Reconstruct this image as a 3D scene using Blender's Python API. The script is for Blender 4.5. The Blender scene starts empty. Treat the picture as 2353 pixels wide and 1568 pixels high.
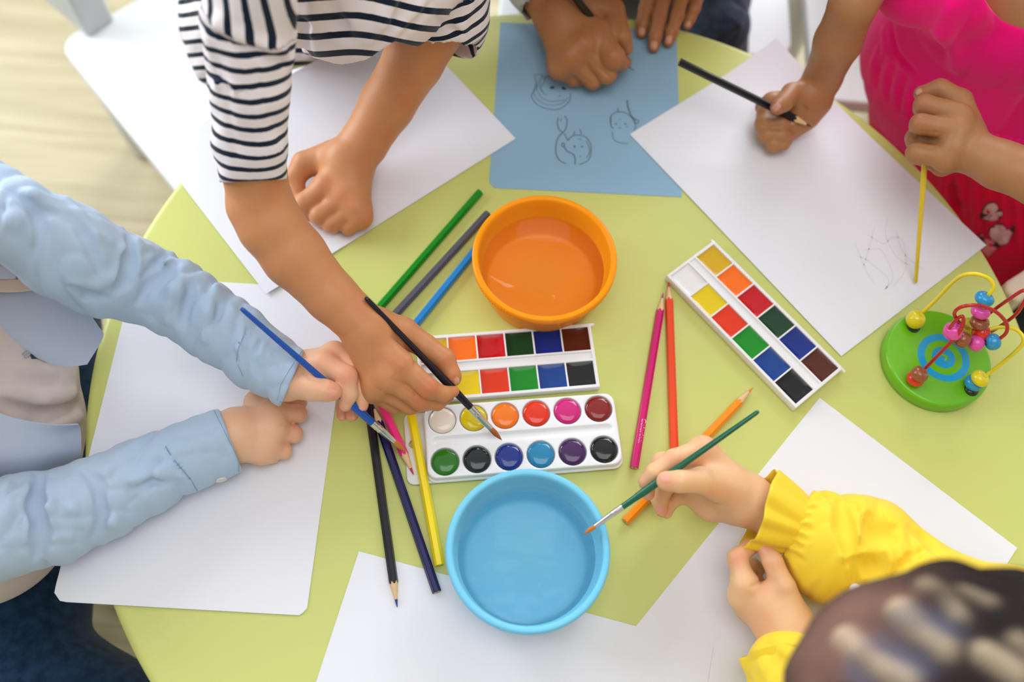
import bpy, bmesh, math, random
import numpy as np
from mathutils import Vector, Matrix
random.seed(7); RNG = np.random.default_rng(7)
SC = bpy.context.scene
COL = SC.collection
PI = math.pi
# ------------------------------------------------------------------ camera model (mm, table top is z = 0, world = mm/1000 + TZ)
TZ = 0.55
FPX, TH, HC, RO = 2150.0, 0.43320983, 790.394501, 0.0890221186
CX, CY = 1176.5, 784.0
def ray(px, py):
    d = np.array([px - CX, -(py - CY), -FPX])
    c, s = math.cos(RO), math.sin(RO)
    d = np.array([c * d[0] - s * d[1], s * d[0] + c * d[1], d[2]])
    c, s = math.cos(TH), math.sin(TH)
    d = np.array([d[0], c * d[1] - s * d[2], s * d[1] + c * d[2]])
    return d / np.linalg.norm(d)
CAMP = np.array([0, 0, HC])
def J(px, py, z=0.0):
    d = ray(px, py)
    return CAMP + d * ((HC - z) / -d[2])
FWD = ray(CX, CY)
def scl(p): return FPX / float((np.asarray(p) - CAMP) @ FWD)
def W(p):
    p = np.asarray(p, float)
    q = p / 1000.0
    q[..., 2] += TZ
    return q
# ------------------------------------------------------------------ materials
def lin(c):
    return tuple((x / 255 / 12.92) if x / 255 <= 0.04045 else ((x / 255 + 0.055) / 1.055) ** 2.4 for x in c[:3]) + (1,)
def mat(name, rgb, rough=0.5, spec=0.5, metal=0.0, bump=None, vary=None, coat=0.0, sheen=0.0, sss=None, trans=0.0):
    m = bpy.data.materials.new(name); m.use_nodes = True
    nt = m.node_tree; b = nt.nodes['Principled BSDF']
    b.inputs['Base Color'].default_value = lin(rgb); b.inputs['Roughness'].default_value = rough
    b.inputs['Specular IOR Level'].default_value = spec; b.inputs['Metallic'].default_value = metal
    b.inputs['Coat Weight'].default_value = coat; b.inputs['Coat Roughness'].default_value = 0.06
    b.inputs['Sheen Weight'].default_value = sheen
    if trans: b.inputs['Transmission Weight'].default_value = trans
    if sss:
        b.inputs['Subsurface Weight'].default_value = sss[0]
        b.inputs['Subsurface Radius'].default_value = (1, .35, .2); b.inputs['Subsurface Scale'].default_value = sss[1]
    tc = nt.nodes.new('ShaderNodeTexCoord')
    if vary:   # (scale, rgb2, amount)
        n = nt.nodes.new('ShaderNodeTexNoise'); n.inputs['Scale'].default_value = vary[0]; n.inputs['Detail'].default_value = 4
        nt.links.new(tc.outputs['Object'], n.inputs['Vector'])
        r = nt.nodes.new('ShaderNodeMapRange'); r.inputs[1].default_value = .35; r.inputs[2].default_value = .65; r.inputs[4].default_value = vary[2]
        mx = nt.nodes.new('ShaderNodeMix'); mx.data_type = 'RGBA'
        mx.inputs[6].default_value = lin(rgb); mx.inputs[7].default_value = lin(vary[1])
        nt.links.new(n.outputs['Fac'], r.inputs[0]); nt.links.new(r.outputs[0], mx.inputs[0]); nt.links.new(mx.outputs[2], b.inputs['Base Color'])
    if bump:   # (scale, distance_m)
        n = nt.nodes.new('ShaderNodeTexNoise'); n.inputs['Scale'].default_value = bump[0]; n.inputs['Detail'].default_value = 5
        nt.links.new(tc.outputs['Object'], n.inputs['Vector'])
        bp = nt.nodes.new('ShaderNodeBump'); bp.inputs['Strength'].default_value = 1; bp.inputs['Distance'].default_value = bump[1]
        nt.links.new(n.outputs['Fac'], bp.inputs['Height']); nt.links.new(bp.outputs[0], b.inputs['Normal'])
    return m
# ------------------------------------------------------------------ object helpers
def tag(o, label=None, cat=None, group=None, kind=None):
    if label: o['label'] = label
    if cat: o['category'] = cat
    if group: o['group'] = group
    if kind: o['kind'] = kind
    return o
def thing(name, loc, label, cat, group=None):
    o = bpy.data.objects.new(name, None); COL.objects.link(o)
    o.location = W(loc); o.empty_display_size = .02
    bpy.context.view_layer.update()
    return tag(o, label, cat, group)
def wloc(o):
    l = Vector(o.location)
    return l if o.parent is None else l + wloc(o.parent)
def mesh(name, V, F, m, parent=None, smooth=True, mm=True, mods=(), auto=None):
    """V in mm (table frame) -> one mesh object, origin at the parent's origin or the mesh base"""
    V = np.asarray(V, float).reshape(-1, 3)
    if mm: V = W(V)
    if parent is not None: org = np.array(wloc(parent))
    else: org = np.array([(V[:, 0].min() + V[:, 0].max()) / 2, (V[:, 1].min() + V[:, 1].max()) / 2, V[:, 2].min()])
    me = bpy.data.meshes.new(name)
    me.from_pydata((V - org).tolist(), [], [list(map(int, f)) for f in F]); me.update()
    me.materials.append(m)
    bm = bmesh.new(); bm.from_mesh(me); bmesh.ops.recalc_face_normals(bm, faces=bm.faces); bm.to_mesh(me); bm.free()
    if smooth: me.polygons.foreach_set('use_smooth', [True] * len(me.polygons))
    o = bpy.data.objects.new(name, me); COL.objects.link(o)
    if parent is not None: o.parent = parent
    else: o.location = org
    if auto is not None:
        me.set_sharp_from_angle(angle=math.radians(auto))
    for (t, kw) in mods:
        md = o.modifiers.new(t, t)
        for k, v in kw.items(): setattr(md, k, v)
    return o
def frame(d):
    d = np.asarray(d, float); d = d / np.linalg.norm(d)
    u = np.cross(d, [0, 0, 1.]);
    if np.linalg.norm(u) < 1e-3: u = np.array([1., 0, 0])
    u /= np.linalg.norm(u); v = np.cross(u, d)
    return d, u, v
def lathe(a, b, prof, n=24, cap0=True, cap1=True, rot=0, shape=None):
    """surface of revolution from a to b, prof = [(t 0..1 or mm, r)], t in mm along a->b"""
    a = np.asarray(a, float); b = np.asarray(b, float); d, u, v = frame(b - a)
    V = []; F = []
    for (s, r) in prof:
        for k in range(n):
            th = 2 * PI * k / n + rot
            rr = r * (shape(th) if shape else 1)
            V.append(a + d * s + u * (rr * math.cos(th)) + v * (rr * math.sin(th)))
    for i in range(len(prof) - 1):
        for k in range(n):
            k2 = (k + 1) % n
            F.append((i * n + k, i * n + k2, (i + 1) * n + k2, (i + 1) * n + k))
    if cap0: F.append(tuple(range(n))[::-1])
    if cap1: F.append(tuple((len(prof) - 1) * n + k for k in range(n)))
    return V, F
def join(*ms):
    V = []; F = []
    for v, f in ms:
        o = len(V); V += [np.asarray(x, float) for x in v]; F += [tuple(i + o for i in t) for t in f]
    return V, F
def tube(pts, r, n=12, closed=False, sub=6):
    """smooth tube through pts (Catmull-Rom); r scalar or per-point list"""
    P = np.asarray(pts, float); m = len(P)
    R = np.full(m, r, float) if np.isscalar(r) else np.asarray(r, float)
    Q = []; RR = []
    if sub > 1 and m > 2:
        for i in range(m - 1):
            p0 = P[max(i - 1, 0)]; p1 = P[i]; p2 = P[i + 1]; p3 = P[min(i + 2, m - 1)]
            for k in range(sub):
                t = k / sub
                Q.append(.5 * ((2 * p1) + (-p0 + p2) * t + (2 * p0 - 5 * p1 + 4 * p2 - p3) * t * t + (-p0 + 3 * p1 - 3 * p2 + p3) * t ** 3))
                RR.append(R[i] * (1 - t) + R[i + 1] * t)
        Q.append(P[-1]); RR.append(R[-1])
    else: Q = list(P); RR = list(R)
    Q = np.array(Q); T = np.gradient(Q, axis=0); T /= np.linalg.norm(T, axis=1)[:, None] + 1e-9
    _, u, _ = frame(T[0]); V = []; F = []
    for i in range(len(Q)):
        u = u - T[i] * (u @ T[i]); u /= np.linalg.norm(u) + 1e-9; v = np.cross(T[i], u)
        for k in range(n):
            th = 2 * PI * k / n; V.append(Q[i] + RR[i] * (u * math.cos(th) + v * math.sin(th)))
    for i in range(len(Q) - 1):
        for k in range(n):
            k2 = (k + 1) % n; F.append((i * n + k, i * n + k2, (i + 1) * n + k2, (i + 1) * n + k))
    F.append(tuple(range(n))[::-1]); F.append(tuple((len(Q) - 1) * n + k for k in range(n)))
    return V, F
def box(c, s, M=None):
    c = np.asarray(c, float); s = np.asarray(s, float) / 2
    V = [c + s * np.array([x, y, z]) for x in (-1, 1) for y in (-1, 1) for z in (-1, 1)]
    F = [(0, 1, 3, 2), (4, 6, 7, 5), (0, 4, 5, 1), (2, 3, 7, 6), (0, 2, 6, 4), (1, 5, 7, 3)]
    if M is not None: V = [M(v) for v in V]
    return V, F
def revolve(c, prof, n=96):
    """closed ring of profile [(r,z)] about the vertical through c"""
    V = []; F = []
    for (r, z) in prof:
        for k in range(n):
            a = 2 * PI * k / n; V.append([c[0] + r * math.cos(a), c[1] + r * math.sin(a), c[2] + z])
    for i in range(len(prof) - 1):
        for k in range(n):
            k2 = (k + 1) % n; F.append((i * n + k, i * n + k2, (i + 1) * n + k2, (i + 1) * n + k))
    return V, F
def revolve_closed(c, prof, n=96):
    V, F = revolve(c, prof, n)
    F.append(tuple(range(n))[::-1]); F.append(tuple((len(prof) - 1) * n + k for k in range(n)))
    return V, F
# ------------------------------------------------------------------ sparse surface nets
def surfnet(f, lo, hi, h, B=10, marg=0.0):
    lo = np.asarray(lo, float); hi = np.asarray(hi, float)
    nb = np.ceil((hi - lo) / (h * B)).astype(int)
    R = h * B * .8661
    keys = []; pos = []; faces = []
    g = np.arange(B + 2)
    gi, gj, gk = np.meshgrid(g, g, g, indexing='ij')
    off = np.stack([gi, gj, gk], -1).reshape(-1, 3)
    BIG = 1 << 20
    gb = np.stack(np.meshgrid(*[np.arange(q) for q in nb], indexing='ij'), -1).reshape(-1, 3)
    cs_ = lo + (gb * B + B / 2 + .5) * h
    dcs = np.concatenate([f(cs_[i:i + 4000], cs_[i:i + 4000].mean(0), 0.0) for i in range(0, len(cs_), 4000)])
    live = gb[np.abs(dcs) <= R + 1.8 * h + marg]
    if True:
        if True:
            for bx, by, bz in live:
                base = np.array([bx, by, bz]) * B
                c = lo + (base + B / 2 + .5) * h
                P = lo + (base + off) * h
                D = f(P, c, R + 1.8 * h).reshape(B + 2, B + 2, B + 2)
                if D.min() > 0 or D.max() < 0: continue
                S = D < 0
                cs = sum(S[i:B + 1 + i, j:B + 1 + j, k:B + 1 + k].astype(np.int8) for i in (0, 1) for j in (0, 1) for k in (0, 1))
                act = (cs > 0) & (cs < 8)
                num = np.zeros((B + 1, B + 1, B + 1, 3)); den = np.zeros((B + 1, B + 1, B + 1))
                for ax in range(3):
                    for o1 in (0, 1):
                        for o2 in (0, 1):
                            sl0 = [None] * 3; sl1 = [None] * 3; oth = [a for a in range(3) if a != ax]
                            sl0[ax] = slice(0, B + 1); sl1[ax] = slice(1, B + 2)
                            sl0[oth[0]] = sl1[oth[0]] = slice(o1, B + 1 + o1); sl0[oth[1]] = sl1[oth[1]] = slice(o2, B + 1 + o2)
                            a = D[tuple(sl0)]; b = D[tuple(sl1)]
                            cr = (a < 0) != (b < 0)
                            t = np.where(cr, a / np.where(cr, a - b, 1), 0)
                            num[..., ax] += np.where(cr, t, 0); num[..., oth[0]] += cr * o1; num[..., oth[1]] += cr * o2; den += cr
                idx = np.argwhere(act)
                den_ = den[act][:, None]
                pp = lo + (base + idx + num[act] / den_) * h
                kk = (base + idx)
                keys.append((kk[:, 0] * BIG + kk[:, 1]) * BIG + kk[:, 2]); pos.append(pp)
                for ax in range(3):
                    o1, o2 = [(1, 2), (2, 0), (0, 1)][ax]
                    rng = [slice(1, B + 1)] * 3
                    r1 = list(rng); r2 = list(rng); r1[ax] = slice(1, B + 1); r2[ax] = slice(2, B + 2)
                    a = S[tuple(r1)]; b = S[tuple(r2)]
                    ii = np.argwhere(a != b)
                    if not len(ii): continue
                    fl = a[tuple(ii.T)]
                    e = ii + 1 + base
                    def K(d1, d2):
                        q = e.copy(); q[:, o1] -= d1; q[:, o2] -= d2
                        return (q[:, 0] * BIG + q[:, 1]) * BIG + q[:, 2]
                    quad = np.stack([K(1, 1), K(0, 1), K(0, 0), K(1, 0)], 1)
                    quad[~fl] = quad[~fl][:, ::-1]
                    faces.append(quad)
    keys = np.concatenate(keys); pos = np.concatenate(pos); faces = np.concatenate(faces)
    uk, ui = np.unique(keys, return_index=True); pos = pos[ui]
    fi = np.searchsorted(uk, faces); fi = np.clip(fi, 0, len(uk) - 1)
    ok = (uk[fi] == faces).all(1)
    return pos, fi[ok]
def fast_mesh(name, V, F, m, parent=None, attrs=None, smooth_it=1, keep_z=None):
    Vw = W(V)
    # laplacian smoothing on quads
    for _ in range(smooth_it):
        acc = np.zeros_like(Vw); cnt = np.zeros(len(Vw))
        for a, b in ((0, 1), (1, 2), (2, 3), (3, 0)):
            np.add.at(acc, F[:, a], Vw[F[:, b]]); np.add.at(cnt, F[:, a], 1)
            np.add.at(acc, F[:, b], Vw[F[:, a]]); np.add.at(cnt, F[:, b], 1)
        Vw = .5 * Vw + .5 * acc / np.maximum(cnt, 1)[:, None]
    if parent is not None: org = np.array(wloc(parent))
    else: org = np.array([Vw[:, 0].mean(), Vw[:, 1].mean(), Vw[:, 2].min()])
    me = bpy.data.meshes.new(name); n = len(Vw); q = len(F)
    me.vertices.add(n); me.vertices.foreach_set('co', (Vw - org).astype(np.float32).ravel())
    me.loops.add(4 * q); me.loops.foreach_set('vertex_index', F.astype(np.int32).ravel())
    me.polygons.add(q); me.polygons.foreach_set('loop_start', np.arange(0, 4 * q, 4, dtype=np.int32))
    try: me.polygons.foreach_set('loop_total', np.full(q, 4, dtype=np.int32))
    except Exception: pass
    me.polygons.foreach_set('use_smooth', np.ones(q, bool))
    me.update(calc_edges=True); me.validate()
    for an, av in (attrs or {}).items():
        at = me.attributes.new(an, 'FLOAT', 'POINT'); at.data.foreach_set('value', np.asarray(av, np.float32))
    me.materials.append(m)
    o = bpy.data.objects.new(name, me); COL.objects.link(o)
    if parent is not None: o.parent = parent
    else: o.location = org
    return o
def smin(a, b, k):
    h = np.clip(.5 + .5 * (b - a) / k, 0, 1)
    return b + (a - b) * h - k * h * (1 - h)
def seg_d(P, a, b, ra, rb, sq=None):
    ab = b - a; L = ab @ ab + 1e-9
    t = np.clip((P - a) @ ab / L, 0, 1)
    Q = P - a - t[:, None] * ab
    if sq is not None:      # sq = (unit direction n, factor): squash thickness along n
        q = Q @ sq[0]; Q = Q + np.outer(q * (sq[1] - 1), sq[0])
        return (np.sqrt((Q * Q).sum(1)) - (ra + (rb - ra) * t)) / max(1, sq[1] * .8)
    return np.sqrt((Q * Q).sum(1)) - (ra + (rb - ra) * t)
class Fig:
    """an implicit solid: core chains blended smoothly, digits blended to the core but not to each other, carves, ripples"""
    def __init__(s): s.core = []; s.dig = []; s.cut = []; s.add = []; s.marks = []; s.disp = None; s.kd = 4.0; s.floor = None; s.ext = []
    def chain(s, pts, k=8, raw=False, to=None, sq=None):
        pts = [(p[:3], p[3]) if raw else (J(*p[:3]), p[3] / scl(J(*p[:3]))) for p in pts]
        L = []
        for (a, ra), (b, rb) in zip(pts[:-1], pts[1:]):
            L.append((np.asarray(a, float), np.asarray(b, float), ra, rb, k, sq))
        (s.core if to is None else to).extend(L)
        return L
    def finger(s, pts, k=3, kd=None, raw=False):
        L = []; s.chain(pts, k, raw, to=L); s.dig.append((L, s.kd if kd is None else kd))
    def palm(s, pts, k=6, sq=None): s.chain(pts, k, sq=sq)
    def prims(s):
        r = list(s.core)
        for d, _ in s.dig: r += d
        return r
    def bounds(s, pad=8):
        P = s.prims(); lo = np.min([np.minimum(p[0] - p[2], p[1] - p[3]) for p in P], 0); hi = np.max([np.maximum(p[0] + p[2], p[1] + p[3]) for p in P], 0)
        return lo - pad, hi + pad
    def comp(s):
        n = (len(s.core), len(s.dig), len(s.add), len(s.cut), sum(len(d) for d, _ in s.dig))
        if getattr(s, '_n', None) == n: return
        s._n = n; L = list(s.core); s._core = list(range(len(L))); s._dig = []
        for d, kd in s.dig: s._dig.append((list(range(len(L), len(L) + len(d))), kd)); L += d
        s._main = len(L); s._add = list(range(len(L), len(L) + len(s.add))); L += s.add
        s._cut = list(range(len(L), len(L) + len(s.cut))); L += s.cut
        s._A = np.array([p[0] for p in L]); s._AB = np.array([p[1] for p in L]) - s._A
        s._ra = np.array([p[2] for p in L]); s._dr = np.array([p[3] for p in L]) - s._ra; s._k = [p[4] for p in L]
        s._L = (s._AB ** 2).sum(1) + 1e-9
    def dists(s, P, ids, c):
        A = s._A[ids] - c; AB = s._AB[ids]; Q = P - c
        pab = Q @ AB.T - (A * AB).sum(1); t = np.clip(pab / s._L[ids], 0, 1)
        d2 = (Q * Q).sum(1)[:, None] - 2 * (Q @ A.T) + (A * A).sum(1) - 2 * t * pab + t * t * s._L[ids]
        return np.sqrt(np.maximum(d2, 0)) - (s._ra[ids] + s._dr[ids] * t)
    def f(s, P, c, R):
        s.comp(); n = len(s._k)
        if R > 0:
            dc = s.dists(c[None], np.arange(n), c)[0]; dm = dc[:s._main].min()
            lim = np.full(n, max(dm, 0) + 2 * R + 20); lim[s._main:] = R + 14
            on = dc < lim
        else: on = np.ones(n, bool)
        ids = np.flatnonzero(on)
        if not len(ids): return np.full(len(P), 1e3)
        DD = s.dists(P, ids, c if c is not None else P.mean(0)); col = {int(i): q for q, i in enumerate(ids)}
        D = None
        for i in s._core:
            if on[i]: d = DD[:, col[i]]; D = d if D is None else smin(D, d, s._k[i])
        core = D if D is not None else np.full(len(P), 1e3)
        T = core
        for L, kd in s._dig:
            d = None
            for i in L:
                if on[i]: e = DD[:, col[i]]; d = e if d is None else smin(d, e, s._k[i])
            if d is not None:
                E = smin(core, d, kd); T = smin(T, E, np.maximum(1.0 * np.clip(core - E, 0, 1), 1e-5))
        for i in s._add:
            if on[i]: T = smin(T, DD[:, col[i]], s._k[i])
        if s.disp is not None: T = T + s.disp(P)
        for i in s._cut:
            if on[i]: T = -smin(-T, DD[:, col[i]], s._k[i])
        for g in s.ext: T = g(T, P)
        if s.floor is not None: T = np.maximum(T, s.floor - P[:, 2])
        return T
    def val(s, P):
        P = np.atleast_2d(P); return s.f(P, P.mean(0), 0.0)
    def hit(s, px, py, z0=500):
        """first point of the solid seen from the camera at this photo pixel"""
        d = ray(px, py); t = 150.0
        for _ in range(200):
            p = CAMP + d * t; v = s.f(p[None], p, 0.0)[0]
            if v < .15: return p
            t += max(v * .7, .2)
            if p[2] < -300: break
        return None
    def normal(s, p):
        e = .6; g = np.array([s.val(p + e * np.eye(3)[i])[0] - s.val(p - e * np.eye(3)[i])[0] for i in range(3)])
        return g / (np.linalg.norm(g) + 1e-9)
    def stroke(s, pts, r, k, ridge=True, sink=None, lift=None):
        sink = r * (.5 if ridge else .12) if sink is None else sink
        """fold laid on the visible surface: pts (px,py), r at middle, fading at the ends"""
        H = []
        for p in pts:
            h = s.hit(*p)
            if h is not None: H.append(h)
        if len(H) < 2: return
        n = len(H); L = []
        for i in range(n - 1):
            ra = r * (math.sin(PI * (i + .35) / (n - .3)) ** .6); rb = r * (math.sin(PI * (i + 1.35) / (n - .3)) ** .6 if i + 1.35 < n - .3 else .3)
            na = s.normal(H[i]); nb = s.normal(H[i + 1])
            oa = (-ra + sink * ra / r) if ridge else (ra * .25 - sink * ra / r); ob = (-rb + sink * rb / r) if ridge else (rb * .25 - sink * rb / r)
            L.append((H[i] + na * oa, H[i + 1] + nb * ob, ra, max(rb, .3), k, None))
        return ('add' if ridge else 'cut', L)
    def strokes(s, L):
        out = [s.stroke(*a) for a in L]
        for o in out:
            if o: (s.add if o[0] == 'add' else s.cut).extend(o[1])
    def build(s, name, m, parent, h=1.5, attrs=None, lo=None, hi=None, smooth_it=1, marg=0.0):
        l, u = s.bounds()
        if lo is not None: l = np.maximum(l, lo)
        if hi is not None: u = np.minimum(u, hi)
        V, F = surfnet(s.f, l, u, h, marg=marg)
        A = {}
        fl = np.zeros(len(V)); nl = np.zeros(len(V))
        for mk in s.marks:
            if mk[0] == 'flush':
                fl = np.maximum(fl, mk[3] * np.exp(-((V - mk[1]) ** 2).sum(1) / mk[2] ** 2))
            else:
                _, h0, n, t, a, b = mk
                v = np.cross(n, t); Q = V - h0
                e = (Q @ t / a) ** 4 + (np.abs(Q @ v) / b) ** 3
                ins = (e < 1) & (np.abs(Q @ n) < 4)
                nl = np.maximum(nl, np.where(np.abs(Q @ n) < 4, np.clip((1 - e) * 2.2, 0, 1) * .8, 0))
                V = V + np.outer(np.where(ins, .35, 0) - np.where((e >= 1) & (e < 2.2) & (np.abs(Q @ n) < 4), .25, 0), n)
        A['flush'] = fl; A['nail'] = nl
        if attrs: A.update(attrs(V))
        return fast_mesh(name, V, F, m, parent, A, smooth_it)
    def flush(s, px, py, z, r, a=1.0): s.marks.append(('flush', J(px, py, z), r, a))
    def nail(s, px, py, dx, dy, a=4.0, b=3.4):
        """finger nail at photo pixel, (dx,dy) pixel direction to the finger tip"""
        h0 = s.hit(px, py)
        if h0 is None: return
        n = s.normal(h0); t = J(px + dx, py + dy, h0[2]) - J(px, py, h0[2]); t = t - n * (t @ n); t /= np.linalg.norm(t)
        s.marks.append(('nail', h0, n, t, a, b))

def creases(dx, dy, spacing, amp, warp, seed=0.0):
    """cloth creases running across direction (dx,dy): sharp valleys between soft rolls"""
    l = math.hypot(dx, dy); dx /= l; dy /= l
    def g(P):
        a = P[:, 0] * dx + P[:, 1] * dy; b = -P[:, 0] * dy + P[:, 1] * dx
        ph = a / spacing * PI + warp * np.sin(b * .045 + seed + a * .02) + .8 * np.sin(b * .11 + a * .05 + 2 * seed)
        m = .55 + .45 * np.sin(a * .037 + b * .06 + seed * 1.7)
        return amp * m * ((1 - np.abs(np.sin(ph))) ** 2.2 - .25)
    return g
# ================================================================== the setting
def floor_mat():
    m = bpy.data.materials.new('pale_wood_floor'); m.use_nodes = True; nt = m.node_tree; b = nt.nodes['Principled BSDF']
    tc = nt.nodes.new('ShaderNodeTexCoord'); mp = nt.nodes.new('ShaderNodeMapping'); mp.inputs['Scale'].default_value = (1.2, 14, 1)
    n = nt.nodes.new('ShaderNodeTexNoise'); n.inputs['Scale'].default_value = 3; n.inputs['Detail'].default_value = 6
    br = nt.nodes.new('ShaderNodeTexBrick'); br.inputs['Color1'].default_value = (1, 1, 1, 1); br.inputs['Color2'].default_value = (.9, .9, .88, 1)
    br.inputs['Mortar'].default_value = (.75, .72, .65, 1); br.inputs['Scale'].default_value = 1; br.inputs['Brick Width'].default_value = 1.2
    br.inputs['Row Height'].default_value = .16; br.inputs['Mortar Size'].default_value = .0015
    cr = nt.nodes.new('ShaderNodeValToRGB'); cr.color_ramp.elements[0].position = .3; cr.color_ramp.elements[0].color = lin((172, 158, 122)); cr.color_ramp.elements[1].position = .7; cr.color_ramp.elements[1].color = lin((196, 182, 148))
    mx = nt.nodes.new('ShaderNodeMix'); mx.data_type = 'RGBA'; mx.blend_type = 'MULTIPLY'; mx.inputs[0].default_value = 1
    L = nt.links.new
    L(tc.outputs['Object'], mp.inputs[0]); L(mp.outputs[0], n.inputs['Vector']); L(n.outputs['Fac'], cr.inputs[0])
    L(tc.outputs['Object'], br.inputs['Vector']); L(cr.outputs[0], mx.inputs[6]); L(br.outputs['Color'], mx.inputs[7]); L(mx.outputs[2], b.inputs['Base Color'])
    b.inputs['Roughness'].default_value = .5
    return m
V, F = box((0, 300, -560), (5440, 5440, 20))
tag(mesh('floor', V, F, floor_mat(), smooth=False), kind='structure')
M_wall = mat('wall_paint', (206, 204, 198), rough=.85, bump=(60, .0004)); M_ceil = mat('ceiling_paint', (222, 222, 222), rough=.9)
X0, X1, Y0, Y1, ZB, ZT = -2600, 2600, -2300, 2900, -550, 2250
def wall(name, boxes):
    V, F = join(*[box(((a + b) / 2, (c + d) / 2, (e + f_) / 2), (b - a, d - c, f_ - e)) for a, b, c, d, e, f_ in boxes])
    tag(mesh(name, V, F, M_wall, smooth=False), kind='structure')
wall('wall_left', [(X0 - 120, X0, Y0, 300, ZB, ZT), (X0 - 120, X0, 2500, Y1, ZB, ZT), (X0 - 120, X0, 300, 2500, ZB, 350), (X0 - 120, X0, 300, 2500, 1950, ZT)])
wall('wall_right', [(X1, X1 + 120, Y0, Y1, ZB, ZT)])
wall('wall_near', [(X0, X1, Y0 - 120, Y0, ZB, ZT)])
wall('wall_far', [(X0, -300, Y1, Y1 + 120, ZB, ZT), (1900, X1, Y1, Y1 + 120, ZB, ZT), (-300, 1900, Y1, Y1 + 120, ZB, 350), (-300, 1900, Y1, Y1 + 120, 1950, ZT)])
V, F = box((0, 300, ZT + 60), (5440, 5440, 120)); tag(mesh('ceiling', V, F, M_ceil, smooth=False), kind='structure')
M_wf = mat('window_frame_white', (240, 240, 240), rough=.4)
def wframe(name, ax, p, a, b):
    T = (lambda u, v, w: (p + w, u, v)) if ax == 0 else (lambda u, v, w: (u, p + w, v)); L = []
    for (u0, u1, v0, v1) in ((a, b, 350, 400), (a, b, 1900, 1950), (a, a + 50, 350, 1950), (b - 50, b, 350, 1950), ((a + b) / 2 - 25, (a + b) / 2 + 25, 350, 1950)):
        c = T((u0 + u1) / 2, (v0 + v1) / 2, 0); s = (50, u1 - u0, v1 - v0) if ax == 0 else (u1 - u0, 50, v1 - v0); L.append(box(c, s))
    V, F = join(*L); tag(mesh(name, V, F, M_wf, smooth=False), kind='structure')
wframe('window_1', 0, X0 - 80, 300, 2500); wframe('window_2', 1, Y1 + 80, -300, 1900)
# ---- round green table
TC = np.array([58.56, 340.67, 0.0]); TR = 436.57
M_green = mat('lime_laminate', (206, 209, 122), rough=.38, spec=.4, bump=(420, .00004), vary=(4, (200, 205, 112), .5))
M_greenE = mat('lime_edge_band', (204, 210, 116), rough=.35)
tb = thing('round_table', (TC[0], TC[1], -550), 'low round lime green table covered with paper and paints', 'table')
prof = [(TR - 14, -26)] + [(TR - 6 + 6 * math.sin(a), -20 - 6 * math.cos(a)) for a in np.linspace(0, PI / 2, 6)] + [(TR - 7 + 7 * math.cos(a), -7 + 7 * math.sin(a)) for a in np.linspace(0, PI / 2, 9)] + [(TR - 9, 0)]
V, F = revolve_closed(TC, prof, 256)
mesh('tabletop', V, F, M_green, tb, auto=60)
M_leg = mat('cream_plastic_leg', (214, 208, 190), rough=.45)
for a in (45, 135, 225, 315):
    x, y = TC[0] + 290 * math.cos(math.radians(a)), TC[1] + 290 * math.sin(math.radians(a))
    V, F = lathe((x, y, -549), (x, y, -26), [(0, 20), (3, 22), (515, 27), (523, 27)], 32)
    mesh('leg', V, F, M_leg, tb, auto=50)
V, F = revolve_closed(TC, [(330, -52), (330, -26)], 96)
mesh('apron', V, F, M_leg, tb, auto=40)
# ---- white plastic chairs (child size)
M_white = mat('white_plastic', (226, 228, 230), rough=.42)
M_grey = mat('grey_white_plastic', (196, 200, 202), rough=.45)
def rbox(x0, x1, y0, y1, z0, z1, r, n=10, org=(0, 0), rot=0):
    """rounded-corner slab"""
    pts = []
    for (cx, cy, a0) in ((x1 - r, y1 - r, 0), (x0 + r, y1 - r, 90), (x0 + r, y0 + r, 180), (x1 - r, y0 + r, 270)):
        for i in range(n):
            a = math.radians(a0 + 90 * i / (n - 1)); pts.append((cx + r * math.cos(a), cy + r * math.sin(a)))
    c, s = math.cos(rot), math.sin(rot)
    pts = [(org[0] + c * x - s * y, org[1] + s * x + c * y) for x, y in pts]
    m = len(pts); V = [(x, y, z0) for x, y in pts] + [(x, y, z1) for x, y in pts]
    F = [tuple(range(m))[::-1], tuple(range(m, 2 * m))] + [(i, (i + 1) % m, m + (i + 1) % m, m + i) for i in range(m)]
    return V, F
BEV = [('BEVEL', dict(width=.004, segments=3, limit_method='ANGLE'))]
def chair(org, rot, zs, w, d, label, back=True, mats=(M_white, M_grey), name='child_chair', backz=270):
    """org = front-left corner of the seat, rot = direction of its width; legs to the floor"""
    c, s = math.cos(rot), math.sin(rot)
    L = lambda x, y, z: (org[0] + c * x - s * y, org[1] + s * x + c * y, z)
    t = thing(name, L(w / 2, d / 2, -550), label, 'chair')
    V, F = rbox(0, w, 0, d, zs - 22, zs, 34, org=org, rot=rot); mesh('seat', V, F, mats[0], t, mods=BEV, auto=40)
    for (x, y) in ((38, 38), (w - 38, 38), (38, d - 38), (w - 38, d - 38)):
        V, F = lathe(L(x, y, -550), L(x, y, zs - 22), [(0, 22), (4, 24), (zs - 22 + 548, 33), (zs - 22 + 550, 33)], 32)
        mesh('leg', V, F, mats[0], t, auto=50)
    return t, L
zs = -300
A = J(128, 95, zs); B = J(398, 432, zs); rot = math.atan2(B[1] - A[1], B[0] - A[0])
ch, L = chair((A[0], A[1]), rot, zs, float(np.hypot(*(B - A)[:2])) + 60, 330, 'white plastic child chair with rounded seat corner behind striped shirt child', mats=(M_white, M_grey))
bp = np.array(J(205, 88, zs)); ang = math.atan2(*(J(272, 42, zs) - bp)[[1, 0]])
V, F = rbox(0, 48, 0, 170, zs, zs + 250, 6, org=(bp[0], bp[1]), rot=ang); mesh('backrest', V, F, M_grey, ch, mods=BEV, auto=40)
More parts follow.
